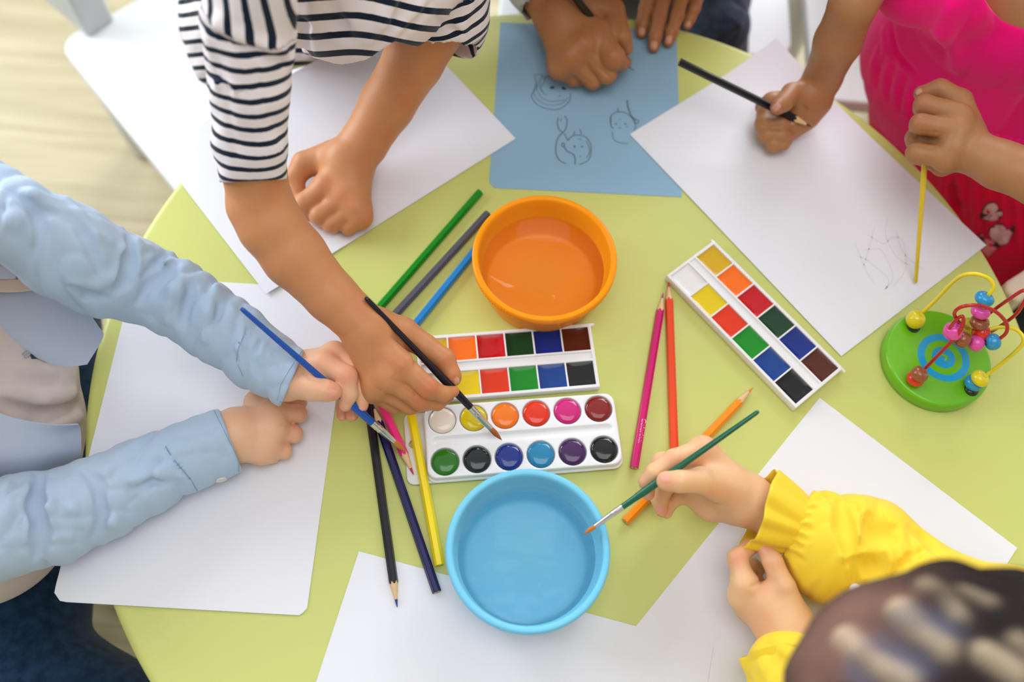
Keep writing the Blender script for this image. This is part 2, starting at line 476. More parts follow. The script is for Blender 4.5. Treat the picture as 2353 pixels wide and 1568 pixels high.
A = J(1140, 75, -245); B = J(1838, 200, -245); rot = math.atan2(B[1] - A[1], B[0] - A[0])
ch, L = chair((A[0], A[1]), 0.0, -245, float(B[0] - A[0]) - 8, 330, 'white plastic child chair under the child in dark jeans', mats=(M_white, M_grey))
V, F = rbox(20, 360, 300, 324, -245, 40, 10, org=(A[0], A[1])); mesh('backrest', V, F, M_grey, ch, mods=BEV, auto=40)
A = J(1862, 150, -232)
ch, L = chair((A[0], A[1] - 60), 0.0, -232, 300, 330, 'white plastic child chair beside the grey gap, behind bare arm of pink dress child', mats=(M_white, M_grey))
V, F = rbox(20, 280, 300, 324, -232, 30, 10, org=(A[0], A[1] - 60)); mesh('backrest', V, F, M_grey, ch, mods=BEV, auto=40)
# cream-green chair under the blue shirt child
M_cg = mat('pale_green_plastic', (186, 190, 158), rough=.45); M_dk = mat('dark_rubber', (38, 36, 32), rough=.6)
a = J(-10, 1385, -300)
ch, L = chair((a[0] - 320, a[1] - 20), .12, -300, 400, 310, 'pale green plastic child chair under the blue shirt child', mats=(M_cg, M_dk))
V, F = box((0, 0, 0), (398, 13, 24)); V = [np.array(L(v[0] + 200, v[1] + 6, v[2] - 290)) for v in V]
mesh('seat_rim', V, F, M_dk, ch, smooth=False)
# wooden chair back with dark cushion, right edge
M_cream = mat('cream_wood', (216, 196, 172), rough=.5); M_navyc = mat('dark_cushion', (34, 38, 52), rough=.7, bump=(300, .0003))
a = J(2303, 652, -6)
ch = thing('wooden_chair', (a[0] + 70, a[1] - 60, -550), 'cream wooden chair with dark back cushion at the right table edge', 'chair')
def at2(x, y, z): return (a[0] + x * .80 + y * .60, a[1] + x * .60 - y * .80, z)
ps = [at2(0, 0, 0), at2(160, 0, 0), at2(160, 34, 0), at2(0, 34, 0)]
def prism(poly, z0, z1):
    n = len(poly); V = [(p[0], p[1], z0) for p in poly] + [(p[0], p[1], z1) for p in poly]
    return V, [tuple(range(n))[::-1], tuple(range(n, 2 * n))] + [(i, (i + 1) % n, n + (i + 1) % n, n + i) for i in range(n)]
V, F = prism([at2(6, 0, 0), at2(190, 0, 0), at2(190, 24, 0), at2(0, 24, 0), at2(-2, 6, 0)], -190, -6)
mesh('backrest', V, F, M_cream, ch, mods=BEV, auto=40)
V, F = prism([at2(22, 24.5, 0), at2(185, 24.5, 0), at2(185, 52, 0), at2(30, 52, 0), at2(18, 44, 0)], -120, 8)
mesh('back_cushion', V, F, M_navyc, ch, mods=[('BEVEL', dict(width=.01, segments=4))], auto=60)
V, F = prism([at2(0, 0, 0), at2(260, 0, 0), at2(260, 260, 0), at2(0, 260, 0)], -210, -190)
mesh('seat', V, F, M_cream, ch, mods=BEV, auto=40)
for x, y in ((12, 12), (248, 12), (12, 248), (248, 248)):
    V, F = lathe(at2(x, y, -549), at2(x, y, -210), [(0, 14), (339, 17)], 16); mesh('leg', V, F, M_cream, ch, auto=50)
# ================================================================== paper
def sheet_mat(name, rgb):
    return mat(name, rgb, rough=.75, spec=.2, bump=(900, .00003))
M_pap = sheet_mat('white_paper', (236, 235, 242)); M_bpap = sheet_mat('blue_card', (146, 182, 208)); M_gr = mat('graphite', (84, 106, 114), rough=.7)
M_gr2 = mat('faint_graphite', (224, 223, 236), rough=.85); M_blk = mat('black_marks', (28, 36, 42), rough=.6)
def sheet(o, ex, ey, w, h, z, label, group, m=M_pap, name='paper_sheet', lift=None, cut=None, th=.35, nx=36, ny=48):
    """o corner (x,y) mm; ex, ey unit directions"""
    o = np.array(o[:2]); V = []; F = []
    for k, dz in ((0, th), (1, 0)):
        for j in range(ny + 1):
            for i in range(nx + 1):
                u, v = i / nx, j / ny; p = o + ex * (u * w) + ey * (v * h)
                if cut:
                    for (cu, cv, r) in cut:
                        du, dv = abs(u - cu) * w, abs(v - cv) * h
                        if du + dv < r:
                            s = (r - du - dv) / 2; p = p + ex * (s * (1 if cu == 0 else -1)) + ey * (s * (1 if cv == 0 else -1))
                V.append((p[0], p[1], z + dz + (lift(u, v) if lift else 0)))
    N = (nx + 1) * (ny + 1)
    for j in range(ny):
        for i in range(nx):
            a = j * (nx + 1) + i; F.append((a, a + 1, a + nx + 2, a + nx + 1)); F.append(tuple(N + x for x in (a, a + nx + 1, a + nx + 2, a + 1)))
    ring = [i for i in range(nx + 1)] + [j * (nx + 1) + nx for j in range(1, ny + 1)] + [ny * (nx + 1) + i for i in range(nx - 1, -1, -1)] + [j * (nx + 1) for j in range(ny - 1, 0, -1)]
    for a, b in zip(ring, ring[1:] + ring[:1]): F.append((b, a, N + a, N + b))
    return tag(mesh(name, V, F, m, auto=50), label, 'paper', group)
def dirs(p, q):
    d = (q - p)[:2]; d = d / np.linalg.norm(d); return d
G_P = 'white paper sheets on the green table'
# lower left (under the blue shirt arms)
a = J(704, 1416, 0); b = J(133, 1384, 0); ex = dirs(a, b); ey = np.array([-ex[1], ex[0]]); ey = ey if ey[1] > 0 else -ey
sheet(a, ex, ey, 205, 300, .1, 'white sheet under the blue shirt arms, hanging over the left table edge', G_P, lift=lambda u, v: 1.4 * u * u * (1 - v) + .8 * (1 - v) ** 4, cut=[(0, 0, 5), (1, 0, 7)])
# upper left
a = J(1185, 320, 0); b = J(596, 690, 0); ex = dirs(a, b); ey = np.array([ex[1], -ex[0]]); ey = ey if ey[1] > 0 else -ey
sheet(a, ex, ey, 300, 208, .9, 'white sheet under the striped shirt child, one corner on the blue card', G_P, lift=lambda u, v: 2.2 * u ** 6 * (1 - v) ** 3 + .0)
# blue card
c = J(1123, 432, 0); d = J(1560, 453, 0); e = J(1150, 52, 0); ex = dirs(c, d); ey = dirs(c, e)
blue = sheet(c, ex, ey, 195, float(np.linalg.norm((e - c)[:2])), .15, 'light blue card with pencilled faces at the far side of table', None, m=M_bpap, name='drawing_card', cut=[(0, 0, 6)])
# right
a = J(1932, 820, 0); b = J(1447, 310, 0); c2 = J(2265, 565, 0); ex = dirs(a, b); ey = dirs(a, c2)
rs = sheet(a, ex, ey, float(np.linalg.norm((b - a)[:2])), float(np.linalg.norm((c2 - a)[:2])), .9, 'white sheet under the hand of the pink dress child, faint scribbles', G_P, lift=lambda u, v: 5.0 * max(0, (u * .6 + v * .7) - .95) ** 2 * 20 if u * .6 + v * .7 > .95 else 0)
# lower right
a = J(1883, 915, 0); b = J(2337, 1260, 0); ex = dirs(a, b); ey = np.array([ex[1], -ex[0]]); ey = ey if ey[1] < 0 else -ey
sheet(a, ex, ey, float(np.linalg.norm((b - a)[:2])), 297, .1, 'white sheet under the yellow sleeves, lower right', G_P)
# bottom
a = J(825, 1268, 0); b = J(1638, 1488, 0); ex = dirs(a, b); ey = np.array([ex[1], -ex[0]]); ey = ey if ey[1] < 0 else -ey
sheet(a, ex, ey, float(np.linalg.norm((b - a)[:2])), 208, .55, 'white sheet under the light blue bowl and two pencil ends', G_P)
def ribbon(pts, w, z, px=True, closed=False):
    P = np.array([J(x, y, z) for x, y in pts]) if px else np.array(pts, float)
    if closed: P = np.vstack([P, P[:1]])
    Q = []
    for i in range(len(P) - 1):
        p0, p1, p2, p3 = P[max(i - 1, 0)], P[i], P[i + 1], P[min(i + 2, len(P) - 1)]
        for k in range(5):
            t = k / 5; Q.append(.5 * ((2 * p1) + (-p0 + p2) * t + (2 * p0 - 5 * p1 + 4 * p2 - p3) * t * t + (-p0 + 3 * p1 - 3 * p2 + p3) * t ** 3))
    Q.append(P[-1]); Q = np.array(Q); T = np.gradient(Q, axis=0); T /= np.linalg.norm(T, axis=1)[:, None] + 1e-9
    N = np.stack([-T[:, 1], T[:, 0], 0 * T[:, 0]], 1) * w / 2
    up = np.array([0, 0, .12]); V = list(Q + N + up) + list(Q - N + up) + list(Q + N) + list(Q - N); n = len(Q)
    F = []
    for i in range(n - 1): F += [(i, i + 1, n + i + 1, n + i), (2 * n + i, i, i + 1, 2 * n + i + 1)[::-1], (n + i, n + i + 1, 3 * n + i + 1, 3 * n + i)]
    return V, F
def zc(pts, ox, oy, s): return [(ox + x / s, oy + y / s) for x, y in pts]
z0 = .52
D = []
zz = lambda pts, w=1.0: D.append(ribbon(zc(pts, 784, 0, 2.999), w, z0))
# top face with scribbled hair
zz([(1330, 510), (1345, 600), (1310, 660), (1350, 720), (1420, 750), (1500, 752), (1570, 700), (1580, 640)], .9)
zz([(1340, 580), (1325, 640), (1370, 700), (1440, 725), (1520, 715), (1565, 670)], .6); zz([(1360, 560), (1350, 620), (1390, 680), (1460, 700), (1540, 690)], .6)
zz([(1385, 520), (1365, 590), (1390, 640), (1420, 655)], .6); zz([(1410, 520), (1400, 560), (1380, 600)], .6); zz([(1440, 500), (1425, 545)], .6); zz([(1345, 520), (1380, 512), (1400, 545), (1430, 520), (1460, 545)], .6)
zz([(1380, 570), (1375, 610), (1400, 640)], .5); zz([(1500, 660), (1515, 664)], .8)
FACES = [D]; D = []
zz([(1495, 810), (1490, 850), (1500, 890), (1528, 912), (1550, 880), (1556, 830), (1540, 800)], 1.1); zz([(1520, 815), (1510, 840)], .7); zz([(1528, 912), (1490, 960), (1478, 1040), (1500, 1100), (1550, 1130)], 1.1)
zz([(1535, 920), (1560, 965)], 1.0); zz([(1518, 1000), (1528, 985), (1540, 1000), (1528, 1012), (1518, 1000)], 1.0); zz([(1535, 1010), (1560, 1045), (1600, 1065), (1612, 1100), (1610, 1135)], 1.2)
zz([(1560, 970), (1600, 935), (1660, 935), (1700, 960), (1722, 1010), (1715, 1080), (1690, 1115), (1640, 1135)], 1.0); zz([(1610, 905), (1600, 930)], .9); zz([(1645, 890), (1655, 925)], .9); zz([(1690, 970), (1712, 1040), (1690, 1090)], .8)
zz([(1600, 1003), (1612, 1010), (1604, 1018)], 1.3); zz([(1655, 1008), (1668, 1014)], 1.5); zz([(1625, 960), (1645, 958), (1655, 968)], .6); zz([(1640, 1080), (1655, 1076)], .8)
FACES.append(D); D = []
zz([(1905, 745), (1908, 775)], 1.1); zz([(1855, 850), (1860, 800), (1900, 772), (1960, 780), (2005, 815), (2030, 870), (2015, 900)], .9); zz([(1858, 800), (1860, 870), (1880, 885)], 1.1)
zz([(1970, 690), (1978, 745), (2000, 800), (2028, 825)], 1.5); zz([(2028, 825), (2048, 830), (2044, 850), (2022, 845), (2028, 825)], 1.0); zz([(1868, 905), (1878, 960), (1920, 985), (1980, 990)], .8)
zz([(1885, 852), (1900, 858)], 1.4); zz([(1950, 852), (1965, 858)], 1.4); zz([(1912, 880), (1922, 884)], 1.4); zz([(1965, 872), (1972, 878)], 1.0); zz([(1915, 820), (1925, 826)], .6)
FACES.append(D)
for D in FACES: dr = mesh('drawn_face', *join(*D), M_gr, blue, smooth=False)
mesh('drawn_line', *ribbon(zc([(1975, 460), (2000, 475), (2022, 490)], 784, 0, 2.999), 1.0, z0), M_gr, blue, smooth=False)
for L_, w_ in (([(1440, 608), (1455, 603), (1470, 606)], 2.6), ([(1520, 605), (1535, 610), (1548, 614)], 3.0), ([(1970, 455), (1980, 462)], 2.0)): mesh('drawn_eye', *ribbon(zc(L_, 784, 0, 2.999), w_, z0 + .05), M_blk, blue, smooth=False)
D = []
sc = lambda pts, w=.9: D.append(ribbon(pts, w, 1.28))
sc([(1985, 575), (2020, 572), (2040, 600), (2052, 640), (2030, 668)]); sc([(1965, 560), (1990, 620), (2010, 655)]); sc([(2040, 500), (2035, 540), (2060, 590), (2090, 610)]); sc([(2060, 530), (2075, 580), (2120, 620)])
sc([(1995, 540), (2030, 560), (2050, 545), (2075, 555), (2080, 620), (2050, 660)]); sc([(1975, 590), (1995, 600), (2040, 640), (2035, 665)]); sc([(2010, 520), (2000, 560), (1985, 610)])
V, F = join(*D); mesh('pencil_scribble', V, F, M_gr2, rs, smooth=False)
# ================================================================== pencils
M_wood = mat('pencil_wood', (228, 190, 142), rough=.6, bump=(900, .0001))
PM = {}
def pm(name, rgb, rough=.28):
    if name not in PM: PM[name] = mat(name, rgb, rough=rough, spec=.35, coat=.12)
    return PM[name]
hexs = lambda th: math.cos(PI / 6) / math.cos((th % (PI / 3)) - PI / 6)
def pencil(tip, end, paint, lead, label, R=4.0, text=None, group='colouring pencils on the table', rot=0.0, blunt=False, tcol=(240, 225, 228)):
    tip = np.asarray(tip, float); end = np.asarray(end, float); L = np.linalg.norm(end - tip); d, u, v = frame(end - tip)
    t = thing('colouring_pencil', (tip + end) / 2, label, 'pencil', group)
    n = 48; slope = 5.6; lr = 1.25; V = []; F = []
    rh = [R * hexs(2 * PI * k / n + rot) for k in range(n)]
    rows = [[(rh[k] * slope, rh[k]) for k in range(n)], [(L - .4, rh[k]) for k in range(n)], [(L, rh[k] - .4) for k in range(n)]]
    for row in rows:
        for k, (s, r) in enumerate(row):
            th = 2 * PI * k / n; V.append(tip + d * s + u * r * math.cos(th) + v * r * math.sin(th))
    for i in range(2):
        for k in range(n): F.append((i * n + k, i * n + (k + 1) % n, (i + 1) * n + (k + 1) % n, (i + 1) * n + k))
    mesh('barrel', V, F, paint, t, auto=30)
    V = []; F = []
    for k in range(n):
        th = 2 * PI * k / n; c = u * math.cos(th) + v * math.sin(th)
        V += [tip + d * (rh[k] * slope) + c * rh[k], tip + d * (lr * slope) + c * lr]
    F = [(2 * k, 2 * ((k + 1) % n), 2 * ((k + 1) % n) + 1, 2 * k + 1) for k in range(n)]
    mesh('sharpened_wood', V, F, M_wood, t)
    mesh('lead', *lathe(tip, end, [(.6, .25), (2.5, .62), (lr * slope + .2, lr)], 20), lead, t, auto=50)
    V = []
    for k in range(n):
        th = 2 * PI * k / n; c = u * math.cos(th) + v * math.sin(th); V += [tip + d * (L - .2) + c * (rh[k] - .4), tip + d * (L - .25) + c * 1.3]
    mesh('end_grain', V, F, M_wood, t)
    mesh('lead_end', *lathe(tip, end, [(L - 3, 1.3), (L - .22, 1.3)], 16), lead, t, auto=50)
    if text:
        s0, size, sgn = text[:3]
        cu = bpy.data.curves.new('lettering', 'FONT'); cu.body = 'Colorino.'; cu.size = size; cu.extrude = .00005; cu.align_y = 'CENTER'
        o = bpy.data.objects.new('tmp', cu); COL.objects.link(o); bpy.context.view_layer.update()
        me = bpy.data.meshes.new_from_object(o.evaluated_get(bpy.context.evaluated_depsgraph_get())); bpy.data.objects.remove(o)
        o = bpy.data.objects.new('lettering', me); COL.objects.link(o); me.materials.clear(); me.materials.append(mat('print_' + t.name, tcol, rough=.5))
        n_ = v if v[2] > 0 else -v; n_ = n_ * math.cos(text[3] if len(text) > 3 else 0) + u * math.sin(text[3] if len(text) > 3 else 0)
        x = d * sgn; y = np.cross(n_, x); M = Matrix((x, y, n_)).transposed().to_4x4()
        pos = tip + d * s0 + n_ * (R * math.cos(PI / 6) + .03)
        M.translation = Vector(W(pos)) - Vector(wloc(t)); me.transform(M); o.parent = t
    return t
def along(a, b, L):
    d = b - a; return a + d / np.linalg.norm(d) * L
ZP = 3.6
P_ = lambda x, y, z=ZP: J(x, y, z)
e = P_(1103, 441); pencil(along(e, P_(880, 697), 196), e, pm('green_paint', (22, 138, 32)), pm('green_paint', 0), 'green pencil, unsharpened end toward the blue card')
e = P_(1121, 490); pencil(along(e, P_(912, 718), 190), e, pm('grey_paint', (84, 84, 96), .4), pm('grey_paint', 0), 'dark grey pencil between the green and bright blue pencils')
e = P_(1096, 570); pencil(along(e, P_(958, 741), 176), e, pm('bright_blue_paint', (24, 128, 204)), pm('bright_blue_paint', 0), 'bright blue pencil leading under the orange bowl')
tp = P_(1524, 672, 2.0); e = P_(1457, 1076, 3.6); pencil(tp, e, pm('magenta_paint', (206, 20, 108)), pm('magenta_lead', (176, 48, 140)), 'magenta pencil with white lettering beside the red pencil', text=(133, .0062, 1, -.35), rot=.2)
tp = P_(1536, 646, 3.0); pencil(tp, along(tp, P_(1549, 1030, 3.6), 178), pm('red_orange_paint', (238, 74, 32)), pm('red_lead', (214, 60, 40)), 'red orange pencil beside the magenta pencil', rot=.3)
tp = P_(1731, 890, 3.4); pencil(tp, P_(1436, 1200, 4.2), pm('orange_paint', (255, 146, 14)), pm('orange_lead', (238, 120, 24)), 'orange pencil under the hand with the green brush', rot=.1)
tp = P_(913, 1398, 2.6); pencil(tp, along(tp, P_(853, 975, 3.6), 180), pm('black_violet_paint', (20, 16, 32)), pm('blue_lead', (26, 48, 140)), 'black pencil with blue tip pointing at viewer, on the bottom sheet', rot=.2)
tp = P_(855, 925, 4.4); pencil(tp, P_(1004, 1362, 4.2), pm('navy_paint', (14, 14, 82)), pm('violet_lead', (74, 52, 134)), 'navy blue pencil between the black and the yellow pencils', rot=.1)
tp = P_(951, 1093, 4.6); pencil(tp, along(tp, P_(882, 940, 4.6), 176), pm('pink_paint', (255, 56, 138)), pm('crimson_lead', (196, 30, 56)), 'hot pink pencil with crimson tip on the white palette lid', rot=.1)
e = P_(1010, 1300, 5.2); pencil(along(e, P_(944, 945, 7.4), 176), e, pm('yellow_paint', (250, 220, 22)), pm('yellow_paint', 0), 'yellow pencil leaning along the round paint palette', rot=.0)
# pencils in hands
pencil(J(1866, 292, 30), J(1561, 142, 72), pm('black_paint', (5, 5, 7)), pm('graphite_lead', (40, 40, 44)), 'black pencil in the hand of the pink dress child', text=(128, .0055, -1, .5), group='held pencils', rot=.35, tcol=(216, 200, 204))
tp = J(1449, 157, 2); pencil(tp, along(tp, J(1325, -2, 76), 174), pm('black_paint', 0), pm('graphite_lead', 0), 'black pencil in the hand drawing on the blue card', group='held pencils', rot=.2)
# ================================================================== brushes
M_ferr = mat('ferrule_metal', (214, 212, 210), rough=.22, metal=1); M_hair = mat('brush_hair', (206, 122, 34), rough=.45, sheen=.2); M_hair2 = mat('brush_hair_dark', (170, 92, 34), rough=.5)
def brush(tip, end, rgb, label, fr=3.0, hl=15, fl=27, hr=1.9, hm=3.6, mh=M_hair, name='paint_brush', group='paint brushes in hands'):
    tip = np.asarray(tip, float); end = np.asarray(end, float); L = np.linalg.norm(end - tip)
    t = thing(name, (tip + end) / 2, label, 'brush', group)
    mesh('bristles', *lathe(tip, end, [(0, .15), (hl * .25, fr * .42), (hl * .6, fr * .78), (hl * .9, fr * .72), (hl + 2, fr * .62)], 20, shape=lambda th: 1 + .05 * math.sin(th * 9)), mh, t)
    mesh('ferrule', *lathe(tip, end, [(hl, fr * .72), (hl + 2, fr * .76), (hl + fl * .62, fr * 1.0), (hl + fl * .64, fr * 1.07), (hl + fl * .68, fr * 1.0), (hl + fl * .76, fr * 1.02), (hl + fl * .78, fr * 1.08), (hl + fl * .82, fr * 1.02), (hl + fl, fr * 1.04)], 28), M_ferr, t, auto=60)
    s0 = hl + fl - .5
    mesh('handle', *lathe(tip, end, [(s0, fr), (s0 + 10, fr * 1.02), (s0 + 22, hm), (s0 + 34, hm * .98), (s0 + 60, (hm + hr) * .52), (L - 3, hr), (L - 1, hr * .85), (L - .2, hr * .5), (L, .1)], 28), mat('lacquer_' + t.name, rgb, rough=.2, spec=.4, coat=.2), t, auto=60)
    return t
brush(J(1153, 1012, 16), J(839, 683, 112), (6, 8, 26), 'paint brush with black navy handle held by the striped shirt child', fr=3.2, mh=M_hair2)
brush(J(933, 1039, 12), J(553, 708, 132), (16, 82, 176), 'paint brush with bright blue handle held by the blue shirt child', fr=3.3)
brush(J(1340, 1229, 50), J(1744, 945, 116), (16, 96, 70), 'paint brush with dark green handle held by the yellow sleeve child', fr=2.5, hl=12, hr=1.8, hm=3.3)
# thin yellow brush stem in the pink dress child fist
a_, b_ = J(2104, 650, 4), J(2124, 386, 80)
t = thing('paint_stick', a_, 'thin yellow stick held upright in the fist of the pink dress child', 'stick')
M_ystick = mat('yellow_lacquer', (232, 196, 26), rough=.25, coat=.4)
mesh('handle', *lathe(a_, along(a_, b_, 122), [(0, 1.2), (.5, 1.7), (60, 2.1), (100, 2.6), (122, 2.4)], 20), M_ystick, t, auto=60)
# ================================================================== palettes
M_pl = mat('white_palette_plastic', (238, 236, 238), rough=.3, spec=.5)
def rbsdf(P, c, hx, hy, hz, r, rt):
    q = np.abs(P - c); d2 = np.stack([q[:, 0] - hx + r, q[:, 1] - hy + r], 1)
    dxy = np.linalg.norm(np.maximum(d2, 0), axis=1) + np.minimum(d2.max(1), 0) - r
    dz = q[:, 2] - hz
    w = np.stack([dxy + rt, dz + rt], 1)
    return np.linalg.norm(np.maximum(w, 0), axis=1) + np.minimum(w.max(1), 0) - rt
def local(o, ex):
    ex = np.array([ex[0], ex[1], 0]); ey = np.array([-ex[1], ex[0], 0])
    return lambda x, y, z: np.asarray(o) * [1, 1, 0] + ex * x + ey * y + np.array([0, 0, z])
# ---- round pan palette
zt = 11.0
bl = J(983, 1101, zt); br = J(1432, 1067, zt); tl = J(973.5, 934, zt); tr = J(1410, 901, zt)
cen = (bl + br + tl + tr) / 4; ex = dirs(bl + tl, br + tr); PLc = local(cen, ex)
hx = (np.linalg.norm(br - bl) + np.linalg.norm(tr - tl)) / 4; hy = (np.linalg.norm(tl - bl) + np.linalg.norm(tr - br)) / 4
pal = thing('round_pan_palette', PLc(0, 0, 2.4), 'white palette with twelve round glossy paint pans above the blue bowl', 'paint palette', 'watercolour palettes')
tops = [(1016, 966), (1088.5, 961), (1160, 955.6), (1232, 950), (1304, 944), (1375.5, 938)]; bots = [(1023, 1061.6), (1096, 1056), (1170, 1050), (1243, 1044), (1315.5, 1038), (1388, 1032)]
exx = np.array([ex[0], ex[1]]); eyy = np.array([-ex[1], ex[0]])
loc2 = lambda px, py: ((J(px, py, zt) - cen)[:2] @ exx, (J(px, py, zt) - cen)[:2] @ eyy)
pans = [loc2(*p) for p in tops + bots]
xs = [np.mean([pans[i][0], pans[i + 6][0]]) for i in range(6)]; y1 = np.mean([p[1] for p in pans[:6]]); y2 = np.mean([p[1] for p in pans[6:]])
pans = [(x, y1) for x in xs] + [(x, y2) for x in xs]; gy = (y1 + y2) / 2
def fpal(P, c, R):
    d = rbsdf(P, np.array([0, 0, zt - 4.2]), hx, hy, 4.2, 9, 1.6)
    fl = rbsdf(P, np.array([0, -.8, 3.6]), hx + 1.2, hy + 1.2, .9, 9, .5); d = np.minimum(d, fl)
    for (x, y) in pans:
        q = np.hypot(P[:, 0] - x, P[:, 1] - y); e = np.maximum(q - 12.4, zt - 3 - P[:, 2]); d = -smin(-d, e, .6)
    g = seg_d(P, np.array([xs[0] - 6, gy, zt + 1.2]), np.array([xs[5] + 6, gy, zt + 1.2]), 4.3, 4.3)
    return -smin(-d, g, 1.0)
V, F = surfnet(fpal, (-hx - 4, -hy - 4, 1), (hx + 4, hy + 4, zt + 2), .8)
V = np.array([PLc(*v) for v in V])
fast_mesh('tray', V, F, M_pl, pal, smooth_it=2)
pc = [('white', (236, 222, 206)), ('yellow', (222, 196, 14)), ('orange', (244, 120, 12)), ('red', (226, 48, 18)), ('magenta', (206, 26, 120)), ('brown red', (132, 24, 22)),
      ('green', (38, 116, 18)), ('black green', (14, 30, 32)), ('dark blue', (14, 44, 130)), ('sky blue', (30, 128, 172)), ('purple', (66, 28, 84)), ('black', (16, 18, 20))]
def paint(n, rgb, rough=.1):
    return mat('paint_' + n.replace(' ', '_'), rgb, rough=rough, spec=.35, coat=.35, bump=(160, .0002))
for i, ((x, y), (n, rgb)) in enumerate(zip(pans, pc)):
    c = PLc(x, y, zt - 2.6)
    prof = [(11.6, -.1), (11.8, .9), (11.3, 2.0), (10.2, 2.9), (8, 3.5), (5, 3.85), (2, 4.0), (.05, 4.02)]
    V, F = revolve_closed(c, prof, 48); o = mesh('paint_pan', V, F, paint(n, rgb), pal, auto=80); o['label'] = n + ' paint pan'
# ---- lid under it, at the left
M_lid = mat('thin_lid_plastic', (230, 228, 224), rough=.35)
bl2 = J(935, 1117, 1.5); tl2 = J(923, 948, 1.5); exl = dirs(bl2, J(1100, 1104, 1.5)); LL = local(bl2, exl)
def flid(P, c, R):
    d = rbsdf(P, np.array([84, 33, 1.7]), 84, 33, 1.2, 7, .5)
    d = -smin(-d, np.hypot(P[:, 0] - 7.2 , P[:, 1] - 37) - 3.6, .3)
    inner = rbsdf(P, np.array([84, 33, 3.6]), 71, 28, 1.6, 5, .4)
    return -smin(-d, inner, .3)
V, F = surfnet(flid, (-3, -3, 0), (172, 70, 5), .9)
tag(fast_mesh('palette_lid', np.array([LL(*v) for v in V]), F, M_lid, None, smooth_it=1), 'thin white palette lid beneath the round paint palette, hole at left end', 'lid')
# ---- the two square pan palettes
def hf(xs, ys, zf, zb):
    """stepped box: cell heights zf(i,j) over grid xs x ys, bottom zb"""
    V = []; F = []
    def q(a, b, c, d):
        n = len(V); V.extend([a, b, c, d]); F.append((n, n + 1, n + 2, n + 3))
    nx, ny = len(xs) - 1, len(ys) - 1; H = lambda i, j: zf(i, j) if 0 <= i < nx and 0 <= j < ny else zb
    for i in range(nx):
        for j in range(ny):
            z = H(i, j); q((xs[i], ys[j], z), (xs[i + 1], ys[j], z), (xs[i + 1], ys[j + 1], z), (xs[i], ys[j + 1], z))
            q((xs[i], ys[j], zb), (xs[i], ys[j + 1], zb), (xs[i + 1], ys[j + 1], zb), (xs[i + 1], ys[j], zb))
    for i in range(nx + 1):
        for j in range(ny):
            a, b = H(i - 1, j), H(i, j)
            if a != b: q((xs[i], ys[j], a), (xs[i], ys[j + 1], a), (xs[i], ys[j + 1], b), (xs[i], ys[j], b))
    for i in range(nx):
        for j in range(ny + 1):
            a, b = H(i, j - 1), H(i, j)
            if a != b: q((xs[i], ys[j], a), (xs[i], ys[j], b), (xs[i + 1], ys[j], b), (xs[i + 1], ys[j], a))
    return V, F
TOPC = [('ochre', (214, 168, 14)), ('orange', (250, 112, 8)), ('crimson', (196, 8, 22)), ('dark green', (16, 62, 34)), ('ultramarine', (12, 44, 130)), ('brown', (84, 34, 22))]
BOTC = [('white', (236, 232, 230)), ('yellow', (232, 200, 10)), ('vermilion', (226, 52, 14)), ('green', (8, 138, 28)), ('blue', (12, 62, 140)), ('black', (24, 24, 26))]
